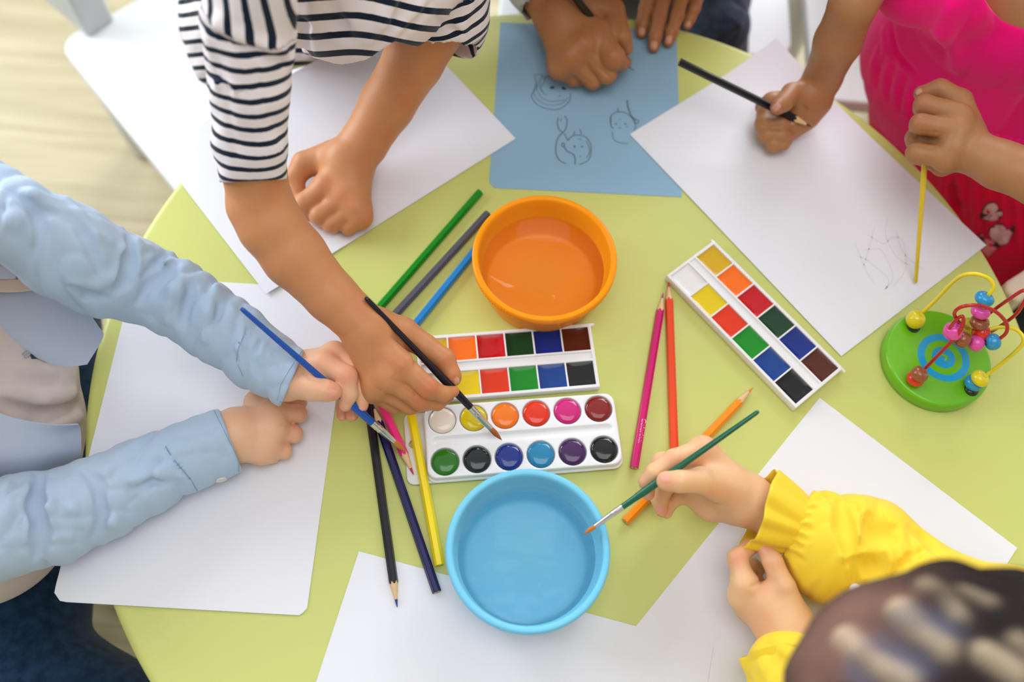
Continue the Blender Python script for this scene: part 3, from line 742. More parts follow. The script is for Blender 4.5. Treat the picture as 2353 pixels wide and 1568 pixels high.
def square_palette(ptr, pbr, pl_dir, label, Lx=160.0, Ly=None, z=10.0):
    """ptr, pbr: pixels of the right-hand top and bottom corners; pl_dir: pixel far along the long edge, from ptr"""
    a = J(*ptr, z); b = J(*pbr, z); Ly = float(np.linalg.norm(a - b)); c = J(*pl_dir, z)
    ex = dirs(c, a); T = local(b, ex)      # origin at the bottom right corner, x runs back to -Lx
    t = thing('square_pan_palette', T(-Lx / 2, Ly / 2, 0), label, 'paint palette', 'watercolour palettes')
    brd = 3.0; wall = 1.5; gut = 11.0; cw = (Lx - 2 * brd - 5 * wall) / 6; chh = (Ly - 2 * brd - gut) / 2
    X = [-Lx, -Lx + brd]
    for i in range(6):
        X.append(X[-1] + cw)
        if i < 5: X.append(X[-1] + wall)
    X.append(0.0)
    Y = [0, brd, brd + chh, brd + chh + 2, brd + chh + gut - 2, brd + chh + gut, Ly - brd, Ly]
    cell = {1: 0, 3: 1, 5: 2, 7: 3, 9: 4, 11: 5}
    def zf(i, j):
        if i in cell and j in (1, 5): return z - 5.5
        if j == 3 and 0 < i < 12: return z - 2.2
        return z
    V, F = hf(X, Y, zf, .6); V = [T(*v) for v in V]
    bm_ = mesh('tray', V, F, M_pl, t, auto=40)
    bm = bmesh.new(); bm.from_mesh(bm_.data); bmesh.ops.remove_doubles(bm, verts=bm.verts, dist=1e-6); bmesh.ops.recalc_face_normals(bm, faces=bm.faces); bm.to_mesh(bm_.data); bm.free()
    md = bm_.modifiers.new('b', 'BEVEL'); md.width = .0005; md.segments = 2; md.limit_method = 'ANGLE'
    n1 = lathe(T(-2, Ly - 1, z - 2), T(3.5, Ly - 1, z - 2), [(0, 1.6), (5, 1.6), (5.5, 1.2)], 16); n2 = lathe(T(-Lx + 2, Ly - 1, z - 2), T(-Lx - 2.5, Ly - 1, z - 2), [(0, 1.6), (4, 1.6), (4.5, 1.2)], 16)
    mesh('hinge_peg', *n1, M_pl, t, auto=50); mesh('hinge_peg', *n2, M_pl, t, auto=50)
    for k in range(6):
        for row, cols, yy in ((0, BOTC, brd), (1, TOPC, brd + chh + gut)):
            x0 = X[1 + 2 * k]; n, rgb = cols[k]
            g = 9; V = []; F = []
            for j in range(g):
                for i in range(g):
                    u, v = i / (g - 1) * 2 - 1, j / (g - 1) * 2 - 1
                    ed = max(abs(u), abs(v)) ** 8
                    V.append(T(x0 + cw / 2 + u * (cw / 2 - .15), yy + chh / 2 + v * (chh / 2 - .15), z - 2.6 + .9 * ed))
            for j in range(g - 1):
                for i in range(g - 1): q = j * g + i; F.append((q, q + 1, q + g + 1, q + g))
            m0 = len(V); rg = [i for i in range(g)] + [j * g + g - 1 for j in range(1, g)] + [(g - 1) * g + i for i in range(g - 2, -1, -1)] + [j * g for j in range(g - 2, 0, -1)]
            V += [np.array(V[i]) * [1, 1, 0] + [0, 0, z - 5.3] for i in rg]
            for i in range(len(rg)): i2 = (i + 1) % len(rg); F.append((rg[i], rg[i2], m0 + i2, m0 + i))
            F.append(tuple(range(m0, m0 + len(rg))))
            key = 'sq_paint_' + n.replace(' ', '_'); m = bpy.data.materials.get(key) or mat(key, rgb, rough=.2, spec=.3, coat=.15, bump=(120, .00015))
            o = mesh('paint_pan', V, F, m, t, auto=60); o['label'] = n + ' paint pan'
    return t
square_palette((1358, 743), (1379, 889), (1000, 771), 'palette of square paint pans between the orange bowl and the round palette', Lx=162)
square_palette((1939, 847), (1829, 938), (1645, 557), 'palette of square paint pans lying slanted beside the right white sheet', Lx=172)
# ================================================================== bowls
def water_mat(name, tint):
    m = bpy.data.materials.new(name); m.use_nodes = True; nt = m.node_tree; nt.nodes.clear()
    o = nt.nodes.new('ShaderNodeOutputMaterial'); tr = nt.nodes.new('ShaderNodeBsdfTransparent'); gl = nt.nodes.new('ShaderNodeBsdfGlossy'); fr = nt.nodes.new('ShaderNodeFresnel'); mx = nt.nodes.new('ShaderNodeMixShader')
    tr.inputs[0].default_value = lin(tint); gl.inputs['Roughness'].default_value = .02; fr.inputs[0].default_value = 1.22
    n = nt.nodes.new('ShaderNodeTexNoise'); n.inputs['Scale'].default_value = 26; tc = nt.nodes.new('ShaderNodeTexCoord'); bp = nt.nodes.new('ShaderNodeBump'); bp.inputs['Distance'].default_value = .0006
    L = nt.links.new; L(tc.outputs['Object'], n.inputs['Vector']); L(n.outputs['Fac'], bp.inputs['Height']); L(bp.outputs[0], gl.inputs['Normal']); L(bp.outputs[0], fr.inputs['Normal'])
    L(fr.outputs[0], mx.inputs[0]); L(tr.outputs[0], mx.inputs[1]); L(gl.outputs[0], mx.inputs[2]); L(mx.outputs[0], o.inputs[0])
    return m
def bowl(c, Rr, rgb, label, wl, tint, H=50.0, z=0.6, emboss=False, wlabel=''):
    c = np.array([c[0], c[1], z]); t = thing('plastic_bowl', c, label, 'bowl', None)
    b = Rr * .775
    prof = [(.05, 2.2), (b - 4, 2.2), (b - 1, 2.8), (b + 1.5, 5), (Rr - 7.6, H - 12), (Rr - 6.2, H - 3.2), (Rr - 5.6, H - .9), (Rr - 4.4, H), (Rr - 1.6, H), (Rr - .3, H - .9), (Rr, H - 2.6), (Rr - .1, H - 7.2), (Rr - .9, H - 8.2), (Rr - 2.8, H - 8.4), (Rr - 5.2, H - 12), (b + 4.2, 5), (b + 3, 1), (b + 2, 0), (b - 2, 0), (b - 4, .9), (.05, .9)]
    V, F = revolve(c, prof, 160)
    m = mat('bowl_' + t.name, rgb, rough=.36, spec=.22)
    mesh('bowl_body', V, F, m, t, auto=70)
    r = np.interp(wl, [5, H - 12], [b + 1.4, Rr - 7.7]) + .1
    V, F = revolve_closed(c, [(r, wl - .9), (r, wl), (r - 1.2, wl - .35), (.05, wl - .4)], 128)
    V, F = revolve(c, [(r + .2, wl + .25), (r - 1.6, wl - .1), (r - 4, wl - .25), (.05, wl - .3), (.05, wl - 2), (r - 1.8, wl - 2), (r + .2, wl + .25)], 128)
    w = mesh('water', V, F, water_mat('water_' + t.name, tint), t, auto=80); w['label'] = wlabel
    if emboss:
        parts = []
        for k, th in enumerate(np.linspace(math.radians(214), math.radians(247), 7)):
            p = c + np.array([(Rr - 1.0) * math.cos(th), (Rr - 1.0) * math.sin(th), H - 5])
            n = np.array([math.cos(th), math.sin(th), 0]); tg = np.array([-math.sin(th), math.cos(th), 0])
            for q in range(5):
                a = 2 * PI * q / 5; s = p + tg * 2 * math.cos(a) + np.array([0, 0, 2 * math.sin(a)]) - n * .6
                parts.append(lathe(s, s + n * 1.9, [(0, 1.35), (1.4, 1.2), (1.9, .5)], 10))
            mesh('embossed_flower', *join(*parts), m, t); parts = []

    return t
cB = (J(1022, 1270, 50) + J(1403, 1270, 50)) / 2; cB2 = (J(1213, 1080, 50) + J(1213, 1455, 50)) / 2
cB[1] = cB2[1]; bowl(cB, 65.5, (122, 204, 238), 'light blue plastic bowl of water in front, near the viewer', 27, (254, 255, 255), wlabel='clear water')
cO = (J(1081, 600, 50) + J(1420, 600, 50)) / 2; cO2 = J(1250, 449, 50); cO[1] = cO2[1] - 65.8
bowl(cO, 66.3, (255, 152, 0), 'orange plastic bowl of water beyond the square pan palette', 27, (255, 255, 254), emboss=True, wlabel='clear water')
# ================================================================== bead maze toy
M_tg = mat('green_lacquered_wood', (112, 190, 6), rough=.3, coat=.3, vary=(14, (92, 172, 8), .6)); M_tb = mat('sky_blue_print', (20, 160, 216), rough=.3, coat=.3); M_tbe = mat('pale_print_edge', (150, 206, 190), rough=.4)
tc_ = (J(2039, 820, 15) + J(2278, 838, 15)) / 2; tc_[1] = (J(2152, 713, 15)[1] + J(2180, 936, 15)[1]) / 2; tc_[2] = 0
toy = thing('bead_maze_toy', tc_, 'green round wooden bead maze toy with yellow and red wires', 'toy')
V, F = revolve_closed(tc_, [(48.2, .3), (49, 1.2), (49, 12.2), (48.4, 13.8), (47, 14.8), (45.5, 15), (.05, 15)], 128); mesh('base', V, F, M_tg, toy, auto=70)
def ring2(c, r0, r1, z): return revolve(c, [(r0, z), (r0, z + .12), (r1, z + .12), (r1, z)], 96)
pcn = J(2168, 822, 15); pcn[2] = 0
for r0, r1 in ((17.3, 24.0), (.05, 10.8)): mesh('printed_ring', *ring2(pcn, r0, r1, 15), M_tb, toy, smooth=False)
V, F = tube([pcn + [-4.2, 2.2, 14.6], pcn + [-1, 2.6, 14.7], pcn + [2.4, 1.2, 14.6], pcn + [2.8, -1.6, 14.4], pcn + [.6, -2.6, 14.2]], [.9, 1.3, 1.6, 1.6, 1.2], 8); mesh('printed_swirl', V, F, M_tg, toy)
M_wy = mat('yellow_wire', (244, 220, 30), rough=.25, coat=.4); M_wr = mat('red_wire', (186, 16, 24), rough=.25, coat=.4)
zf_ = lambda l: [J(x, y, z) for x, y, z in l]
yl = [(2113, 728, 15), (2116, 722, 22), (2150, 690, 46), (2188, 650, 74), (2215, 632, 92), (2245, 630, 100), (2273, 641, 100), (2283, 660, 96), (2273, 676, 90), (2264, 692, 84), (2257, 715, 75), (2252, 740, 64), (2254, 765, 56), (2275, 757, 58), (2304, 752, 62), (2335, 758, 66), (2352, 778, 66), (2345, 797, 58), (2310, 829, 38), (2275, 856, 20), (2262, 868, 15)]
V, F = tube(zf_(yl), 1.75, 14, sub=8); mesh('yellow_wire', V, F, M_wy, toy)
rl = [(2119, 856, 15), (2123, 850, 20), (2160, 812, 42), (2200, 770, 64), (2213, 745, 76), (2212, 728, 82), (2202, 731, 80), (2186, 748, 70), (2184, 758, 64), (2200, 772, 56), (2222, 783, 52), (2245, 788, 52), (2280, 785, 56), (2298, 778, 62), (2313, 763, 72), (2312, 742, 82), (2290, 718, 92), (2258, 704, 98), (2228, 702, 98), (2204, 708, 92), (2193, 720, 84), (2200, 736, 72), (2215, 748, 54), (2224, 756, 34), (2226, 762, 15)]
V, F = tube(zf_(rl), 1.6, 14, sub=8); mesh('red_wire', V, F, M_wr, toy)
r2 = [(2236, 770, 15), (2248, 748, 34), (2262, 730, 56), (2290, 708, 76), (2330, 680, 98), (2352, 668, 108), (2362, 676, 108), (2350, 700, 98), (2335, 722, 84), (2310, 742, 66), (2280, 762, 40), (2262, 776, 15)]
V, F = tube(zf_(r2), 1.6, 14, sub=8); mesh('red_wire', V, F, M_wr, toy)
BC = {n: mat('bead_' + n, rgb, rough=.25, coat=.5) for n, rgb in dict(yellow=(226, 208, 12), blue=(20, 150, 208), pink=(230, 76, 176), brown=(150, 78, 44), red=(226, 36, 24), olive=(190, 180, 20), black=(12, 12, 12)).items()}
def bead(c, ax, R, hh, col):
    ax = np.asarray(ax, float); ax /= np.linalg.norm(ax); a = np.asarray(c) - ax * hh
    n = 14; pr = []
    for i in range(n + 1):
        ph = -PI / 2 + PI * i / n; r = 2.3 + (R - 2.3) * math.cos(ph) ** .85 if 0 < i < n else 2.3
        pr.append((hh + hh * math.sin(ph), r))
    V, F = lathe(a, a + ax * 2 * hh, [(.6, 2.0)] + pr + [(2 * hh - .6, 2.0)], 32)
    mesh('bead', V, F, BC[col], toy)
up = np.array([.1, .05, 1.0])
bead(J(2104, 735, 23), (.4, .3, 1), 8.7, 7.5, 'yellow'); mesh('bead_stop', *lathe(J(2099, 752, 15), J(2099, 752, 15) + np.array([0, 0, 2.5]), [(0, 6), (2.5, 5.6)], 24), BC['black'], toy)
bead(J(2262, 687, 86), (.25, .5, 1), 8.3, 5.0, 'blue'); bead(J(2253, 716, 74), (.1, .35, 1), 8.3, 5.0, 'pink'); bead(J(2251, 741, 64), (.0, .2, 1), 8.3, 4.8, 'brown'); bead(J(2254, 765, 55), (.5, -.3, 1), 7.6, 6.8, 'red')
bead(J(2190, 762, 60), (-.5, .5, 1), 8.3, 7.4, 'pink'); bead(J(2211, 781, 54), (1, -.5, -.3), 7.5, 6.0, 'brown'); bead(J(2243, 789, 52), (1, -.1, 0), 7.4, 6.0, 'pink'); bead(J(2281, 786, 56), (1, .2, .3), 7.6, 6.0, 'blue')
bead(J(2224, 750, 34), (0, 0, 1), 8.0, 7.0, 'olive')
bead(J(2104, 870, 21), (.05, .05, 1), 7.9, 5.2, 'red'); bead(J(2113, 860, 31), (.5, .35, 1), 7.9, 5.4, 'brown')
bead(J(2238, 880, 21.5), (.1, .1, 1), 8.2, 5.4, 'blue'); bead(J(2252, 870, 31), (.45, .3, 1), 8.3, 5.4, 'yellow'); mesh('bead_stop', *lathe(J(2232, 896, 15), J(2232, 896, 15) + np.array([0, 0, 1.8]), [(0, 6.5), (1.8, 6)], 24), BC['black'], toy)
# ================================================================== people
def skin(name, rgb, flush_rgb, nail_rgb, rough=.46):
    m = mat(name, rgb, rough=rough, spec=.4, sss=(.12, .006), bump=(700, .00012)); nt = m.node_tree; b = nt.nodes['Principled BSDF']; L = nt.links.new
    at = nt.nodes.new('ShaderNodeAttribute'); at.attribute_name = 'flush'; an = nt.nodes.new('ShaderNodeAttribute'); an.attribute_name = 'nail'
    tc = nt.nodes.new('ShaderNodeTexCoord'); n = nt.nodes.new('ShaderNodeTexNoise'); n.inputs['Scale'].default_value = 38; L(tc.outputs['Object'], n.inputs['Vector'])
    v = nt.nodes.new('ShaderNodeMix'); v.data_type = 'RGBA'; v.inputs[6].default_value = lin(rgb); v.inputs[7].default_value = lin([.55 * a + .45 * c for a, c in zip(rgb, flush_rgb)]); mr = nt.nodes.new('ShaderNodeMapRange'); mr.inputs[1].default_value = .4; mr.inputs[2].default_value = .7; mr.inputs[4].default_value = .6
    L(n.outputs['Fac'], mr.inputs[0]); L(mr.outputs[0], v.inputs[0])
    a = nt.nodes.new('ShaderNodeMix'); a.data_type = 'RGBA'; a.inputs[7].default_value = lin(flush_rgb); L(v.outputs[2], a.inputs[6]); L(at.outputs['Fac'], a.inputs[0])
    c = nt.nodes.new('ShaderNodeMix'); c.data_type = 'RGBA'; c.inputs[7].default_value = lin(nail_rgb); L(a.outputs[2], c.inputs[6]); L(an.outputs['Fac'], c.inputs[0]); L(c.outputs[2], b.inputs['Base Color'])
    r = nt.nodes.new('ShaderNodeMapRange'); r.inputs[3].default_value = rough; r.inputs[4].default_value = .36; L(an.outputs['Fac'], r.inputs[0]); L(r.outputs[0], b.inputs['Roughness'])
    return m
SK_A = skin('tan_skin', (206, 142, 94), (200, 108, 68), (226, 172, 148))
SK_C = skin('brown_skin', (176, 118, 72), (160, 88, 52), (214, 158, 130))
SK_D = skin('warm_brown_skin', (176, 124, 82), (172, 98, 68), (216, 164, 148))
SK_B = skin('fair_skin', (236, 188, 152), (232, 146, 116), (240, 172, 152))
SK_E = skin('light_skin', (236, 188, 142), (232, 150, 116), (236, 166, 150))
def person(px, py, label):
    p = J(px, py, 0); p[2] = -549.5
    return thing('person', p, label, 'person')
def hand(F, w, mcps, fingers, pk=9):
    """w wrist point, mcps knuckle points -> palm; fingers = chains starting at the knuckles"""
    for m in mcps: F.chain([w, m], k=pk)
    for a, b in zip(mcps[:-1], mcps[1:]): F.chain([a, b], k=pk)
    for f in fingers: F.finger(f)
FINE = 1.35
M_eye = mat('eye_white', (236, 232, 226), rough=.2); M_iris = mat('dark_iris', (38, 24, 18), rough=.15)
def head_axes(look):
    f = np.asarray(look, float); f /= np.linalg.norm(f); sd = np.cross(f, [0, 0, 1.]); sd /= np.linalg.norm(sd); return f, sd, np.cross(sd, f)
def add_head(b, neck, c, look, skull=True):
    """neck, skull, jaw, nose, lips, brows, ears; c = head centre in mm"""
    f, sd, up = head_axes(look); c = np.asarray(c, float); R = lambda a, d, e: c + f * a + sd * d + up * e
    P = lambda a, ra, c2, rb, k: b.core.append((np.asarray(a, float), np.asarray(c2, float), ra, rb, k, None))
    P(neck, 30, R(-22, 0, -42), 29, 10)
    if skull: P(R(-10, 0, 12), 72, R(8, 0, 8), 68, 8)
    P(R(22, 0, -8), 50, R(34, 0, -46), 22, 14)
    P(R(30, 24, -18), 28, R(30, -24, -18), 28, 10)
    P(R(70, 0, 8), 4, R(80, 0, -10), 7.5, 7); P(R(74, 7, -12), 4.5, R(74, -7, -12), 4.5, 4)
    P(R(62, 12, -31), 4, R(66, 0, -30), 4.5, 3); P(R(66, 0, -30), 4.5, R(62, -12, -31), 4, 3); P(R(60, 10, -38), 4.5, R(60, -10, -38), 4.5, 4)
    for q in (1, -1):
        P(R(64, 14 * q, 20), 4, R(58, 36 * q, 20), 4, 6)
        P(R(-2, 72 * q, 10), 7, R(-6, 74 * q, -10), 5, 3); P(R(-2, 72 * q, 10), 7, R(-12, 76 * q, 8), 5, 3)
        b.cut.append((R(76, 24 * q, 5), R(76, 24 * q, 5), 13, 13, 5, None))
def finish_head(par, c, look, hair_rgb, name='hair', long=0):
    f, sd, up = head_axes(look); c = np.asarray(c, float); R = lambda a, d, e: c + f * a + sd * d + up * e
    for q in (1, -1):
        for r, off, m, n in ((10.5, 0, M_eye, 'eye'), (5.2, 6.6, M_iris, 'iris')):
            o = R(56 + off, 24 * q, 5); V, F = lathe(o - f * r, o + f * r, [(r - r * math.cos(a), max(r * math.sin(a), .05)) for a in np.linspace(0, PI, 12)], 20); mesh(n, V, F, m, par)
    hcn = R(-10, 0, 16)
    def fhh(P, cc=None, RR=0):
        Q = P - hcn; l = np.linalg.norm(Q / np.array([1, 1, 1]), axis=1); d = l - 83
        d = d + 1.3 * np.sin((Q @ sd) * .35 + 2 * np.sin((Q @ up) * .04)) + .6 * np.sin((Q @ f) * .5 + (Q @ sd) * .2)
        if long: d = smin(d, seg_d(P, R(-40, 0, 0), R(-46, 0, -90), 62, 50), 14)
        d = -smin(-d, np.linalg.norm(P - R(84, 0, -30), axis=1) - 74, 6)
        return np.maximum(d, -(P - R(0, 0, -44 - long * 50)) @ up - 0 * l)
    V, F = surfnet(fhh, hcn - 150, hcn + 150, 3.0, marg=4)
    fast_mesh(name, V, F, mat(name + '_' + par.name, hair_rgb, rough=.5, spec=.3, bump=(90, .002)), par, None, 1)
# ------------------------------------------------------------------ A: striped shirt child
A_ = person(820, -160, 'child in a navy and white striped shirt leaning over the far left of table')
b = Fig()
b.chain([(720, -280, 240, 120), (620, -110, 290, 80), (576, 60, 268, 66), (578, 250, 228, 66), (586, 400, 172, 70), (598, 470, 150, 74), (622, 518, 140, 74), (677, 589, 122, 73), (762, 682, 102, 59), (835, 749, 88, 56)], k=5)
b.chain([(720, -280, 240, 120), (960, -250, 200, 120), (1060, -140, 200, 90), (1000, 40, 130, 80), (950, 140, 95, 68), (890, 240, 62, 62), (835, 330, 38, 54), (800, 375, 30, 54)], k=5)
b.chain([(960, -230, 230, 150), (830, -420, 100, 170)], k=20)
hand(b, (850, 772, 80, 50), [(921, 838, 78, 26), (888, 868, 72, 25), (864, 888, 62, 23), (855, 902, 52, 20)],
     [[(925, 840, 78, 27), (984, 893, 68, 24.5), (1018, 906, 59, 18), (1042, 900, 52, 14)],
      [(888, 868, 72, 25), (966, 921, 56, 23), (1004, 926, 46, 18), (1030, 912, 42, 14)],
      [(864, 888, 62, 23), (942, 934, 42, 19), (980, 928, 34, 16), (1000, 912, 34, 13)],
      [(855, 902, 52, 20), (905, 934, 34, 17), (940, 936, 26, 13), (955, 925, 24, 11)]])
b.finger([(875, 752, 74, 42), (925, 765, 70, 36), (978, 796, 64, 27), (1022, 826, 59, 24), (1040, 862, 54, 19), (1045, 872, 52, 15)], kd=9)
# resting fist
hand(b, (800, 375, 28, 50), [(752, 430, 26, 30), (792, 455, 24, 29), (818, 478, 22, 26), (830, 500, 18, 22)],
     [[(752, 430, 26, 30), (700, 470, 20, 26), (712, 492, 10, 18)],
      [(792, 455, 24, 28), (735, 495, 18, 24), (742, 512, 9, 16)],
      [(818, 478, 20, 26), (762, 515, 14, 21), (768, 524, 8, 14)],
      [(828, 498, 16, 22), (800, 524, 11, 17), (798, 528, 8, 13)]])
b.finger([(760, 362, 24, 38), (700, 378, 22, 30), (676, 412, 18, 23), (688, 455, 14, 18)], kd=8)
b.cut += [(J(682, 428, 60), J(694, 446, 60), 1.5, 1.5, 1, None)]
for x, y, z, r, a in [(985, 893, 74, 8, .8), (966, 921, 62, 7, .7), (1026, 828, 64, 8, .4), (1044, 900, 50, 7, .7), (1045, 872, 52, 7, .6), (921, 838, 86, 9, .4), (752, 430, 34, 9, .5), (792, 455, 34, 8, .5), (688, 455, 14, 9, .8), (740, 500, 14, 12, .5)]: b.flush(x, y, z, r, a)
b.nail(1050, 876, 10, 18, 3.6, 2.6)
cr = [([(899, 872), (930, 885), (955, 905), (975, 918)], 1.0, 1.5, False), ([(868, 893), (905, 912), (935, 925)], .9, 1.5, False), 
      ([(905, 775), (945, 800), (960, 825), (955, 840)], 1.3, 4, False)]
b.strokes(cr)
hA = J(800, -700, 330); lk = (0, -.8, -.75); add_head(b, J(760, -340, 270), hA, lk)
b.build('body', SK_A, A_, FINE, smooth_it=1); finish_head(A_, hA, lk, (34, 24, 20))
# striped shirt
def stripe_mat():
    m = mat('striped_jersey', (240, 232, 234), rough=.85, spec=.15, bump=(1500, .00012), sheen=.15); nt = m.node_tree; b = nt.nodes['Principled BSDF']; L = nt.links.new
    at = nt.nodes.new('ShaderNodeAttribute'); at.attribute_name = 'stripe'
    fr = nt.nodes.new('ShaderNodeMath'); fr.operation = 'FRACT'; L(at.outputs['Fac'], fr.inputs[0])
    lt = nt.nodes.new('ShaderNodeMath'); lt.operation = 'LESS_THAN'; lt.inputs[1].default_value = .36; L(fr.outputs[0], lt.inputs[0])
    mx = nt.nodes.new('ShaderNodeMix'); mx.data_type = 'RGBA'; mx.inputs[6].default_value = lin((242, 232, 234)); mx.inputs[7].default_value = lin((20, 32, 52)); L(lt.outputs[0], mx.inputs[0]); L(mx.outputs[2], b.inputs['Base Color'])
    return m
s = Fig()
SL = s.chain([(600, -120, 335, 110), (566, 60, 282, 98), (572, 200, 242, 90), (575, 320, 205, 84), (582, 420, 172, 76)], k=5)
SH = s.chain([(700, -230, 300, 170), (600, -110, 325, 118)], k=14)
TO = s.chain([(700, -230, 290, 180), (820, -90, 215, 225), (960, -150, 220, 170)], k=20)
TO += s.chain([(820, -200, 120, 240), (640, -30, 30, 175), (540, 60, -30, 118), (505, 150, -50, 58)], k=20)
S2 = s.chain([(990, -170, 215, 120), (1010, -60, 175, 118), (1014, 22, 140, 112), (1012, 52, 122, 108)], k=5)
s.cut += s.chain([(592, 470, 155, 82), (588, 432, 165, 70), (584, 405, 172, 66)], k=1, to=[])
def cutplane(px0, px1, z, side, near, far=130):
    """trim the garment past the line px0-px1 (seen from above), only near the point"""
    a, c = J(*px0, z), J(*px1, z); d = c - a; n = np.cross(d, ray((px0[0] + px1[0]) / 2, (px0[1] + px1[1]) / 2)); n /= np.linalg.norm(n)
    if n @ (J(*side, z) - a) < 0: n = -n
    ce = J(*near[:2], z)
    return lambda T, P: -smin(-T, -np.minimum((P - a) @ n, far - np.linalg.norm(P - ce, axis=1)), 1.6)
s.ext += [cutplane((505, 420), (655, 413), 165, (590, 500), (584, 430), 90), cutplane((895, 92), (1125, 150), 120, (980, 300), (1010, 130), 110)]
s.cut += s.chain([(1000, 220, 95, 90), (1005, 90, 120, 92), (1005, 60, 130, 60)], k=1, to=[])
def dA(P):
    return .9 * np.sin(P[:, 0] * .11 + P[:, 1] * .05 + 1.5 * np.sin(P[:, 1] * .03)) + .5 * np.sin(P[:, 1] * .21 - P[:, 0] * .13 + P[:, 2] * .1)
cA1 = creases(.3, 1, 30, 2.0, 1.3, .8); s.disp = lambda P: dA(P) + cA1(P)
s.strokes([([(468, 30), (500, 55), (560, 85), (620, 108), (655, 118)], 4.0, 6, True), ([(480, 60), (520, 95), (560, 115), (600, 122)], 2.5, 4, False), ([(475, 85), (490, 140), (500, 190), (540, 205), (600, 210)], 2.5, 5, True),
           ([(480, 150), (495, 170), (520, 200), (560, 212)], 2.0, 4, False), ([(655, 150), (620, 135), (580, 120)], 2.6, 5, False), ([(690, -10), (696, 60), (700, 120), (680, 150)], 5, 6, False), ([(670, 0), (672, 80), (668, 140)], 6, 6, True), ([(720, 0), (712, 70), (705, 130)], 6, 8, True),
           ([(760, 10), (775, 60), (800, 90)], 5, 10, False), ([(900, 0), (880, 50), (850, 90)], 6, 8, True), ([(930, 0), (915, 40), (890, 75)], 4, 6, False), ([(960, 20), (925, 60), (905, 80)], 4, 6, True), ([(990, 10), (960, 50), (930, 75)], 3, 5, False), ([(1080, 0), (1060, 60), (1070, 100)], 4, 8, True),
           ([(1000, 40), (1030, 65), (1060, 75)], 3, 4, False)])
def at_A(V):
    def nd(L): return np.min([seg_d(V, *p[:4]) for p in L], 0)
    def arc(L):
        best = np.full(len(V), 1e9); out = np.zeros(len(V)); s0 = 0
        for a, c, ra, rb, k, q in L:
            ab = c - a; l = np.linalg.norm(ab); t = (V - a) @ ab / l ** 2; tc = np.clip(t, 0, 1); d = np.linalg.norm(V - a - tc[:, None] * ab, axis=1)
            w = d < best; best = np.where(w, d, best); out = np.where(w, s0 + t * l, out); s0 += l
        return out
    D = np.array([nd(SL), nd(SH), nd(TO), nd(S2)]); w = D.argmin(0)
    sh = (V[:, 0] - J(560, 0, 300)[0])
    to = (V[:, 1] * .72 + V[:, 2] * .69) + 3.0 * np.sin(V[:, 0] * .06 + .5)
    # sleeve: bands bend down at the seam side
    sl = arc(SL)
    l1 = np.linalg.norm(SL[0][1] - SL[0][0]); xr = V[:, 0] - J(566, 60, 282)[0]
    w = np.where((w == 0) & (sl < l1 - 6 + .3 * xr), 1, w)
    c = [-(sl - 3) / 11.2, (sh + 5) / 13.0, to / 14.0, -(arc(S2) - 4) / 14.0]
    c[3] = c[3] + .35 * np.sin(V[:, 0] * .05)
    seam = w == 0
    seamd = (D[0] > D[1] - 2)
    return {'stripe': np.choose(w, c)}
s.build('striped_shirt', stripe_mat(), A_, 2.0, at_A, smooth_it=2)
# ------------------------------------------------------------------ B: pale blue shirt child
B_ = person(-60, 900, 'child in an open light blue shirt and dark jeans seated at the left of table')
b = Fig()
b.chain([(-260, 900, 60, 110), (-60, 520, 150, 60), (200, 610, 125, 72), (330, 655, 95, 66), (470, 745, 74, 58), (590, 825, 58, 52), (655, 864, 52, 50)], k=6)
b.chain([(-220, 900, 60, 120), (-90, 1190, 60, 80), (110, 1205, 34, 60), (260, 1145, 29, 58), (400, 1075, 26, 58), (500, 1020, 24, 55), (545, 1000, 24, 54)], k=6)
b.chain([(-220, 900, 60, 120), (-200, 1250, -150, 170)], k=10)
hand(b, (655, 865, 54, 48), [(745, 840, 66, 30), (768, 816, 58, 25), (772, 822, 46, 23), (760, 838, 34, 21)],
     [[(747, 840, 68, 28), (797, 864, 70, 24), (802, 905, 62, 20), (794, 931, 55, 16)],
      [(768, 812, 60, 25), (824, 848, 62, 22.5), (834, 893, 56, 20), (831, 932, 49, 16)],
      [(772, 820, 44, 23), (826, 872, 36, 19), (820, 930, 32, 17), (809, 955, 30, 15)],
      [(762, 836, 34, 22), (798, 890, 28, 17), (788, 936, 25, 15), (786, 955, 24, 13)]], pk=7)
b.finger([(672, 880, 62, 38), (718, 893, 72, 29), (748, 898, 74, 25), (764, 900, 72, 22)], kd=8)
hand(b, (545, 1000, 24, 54), [(622, 948, 24, 29), (625, 985, 25, 29), (615, 1020, 21, 26), (600, 1040, 17, 24)],
     [[(628, 950, 23, 27), (683, 952, 14, 21.5), (672, 956, 8, 15)], [(628, 995, 22, 25), (675, 998, 13, 20), (664, 998, 8, 14)],
      [(615, 1028, 20, 23), (652, 1037, 12, 18.5), (640, 1037, 8, 13)], [(600, 1045, 16, 20), (628, 1052, 9, 14)]], pk=8)
b.finger([(590, 925, 20, 30), (650, 918, 14, 22), (690, 926, 10, 16)], kd=6)
for x, y, z, r, a in [(764, 900, 76, 9, .9), (797, 864, 78, 8, .7), (824, 848, 70, 8, .7), (794, 931, 55, 7, .8), (831, 932, 49, 7, .8), (809, 960, 30, 9, .9), (785, 958, 24, 9, .9), (745, 835, 76, 12, .4), (683, 952, 16, 9, .5), (675, 998, 15, 9, .5), (650, 1037, 12, 9, .5)]: b.flush(x, y, z, r, a)
b.nail(764, 904, 12, 6, 3.6, 3.0); b.nail(798, 937, 1, 10, 2.6, 2.6); b.nail(831, 942, 1, 10, 2.6, 2.6); b.nail(814, 961, 3, 10, 2.2, 2.4); b.nail(790, 961, 1, 10, 2.0, 2.2)
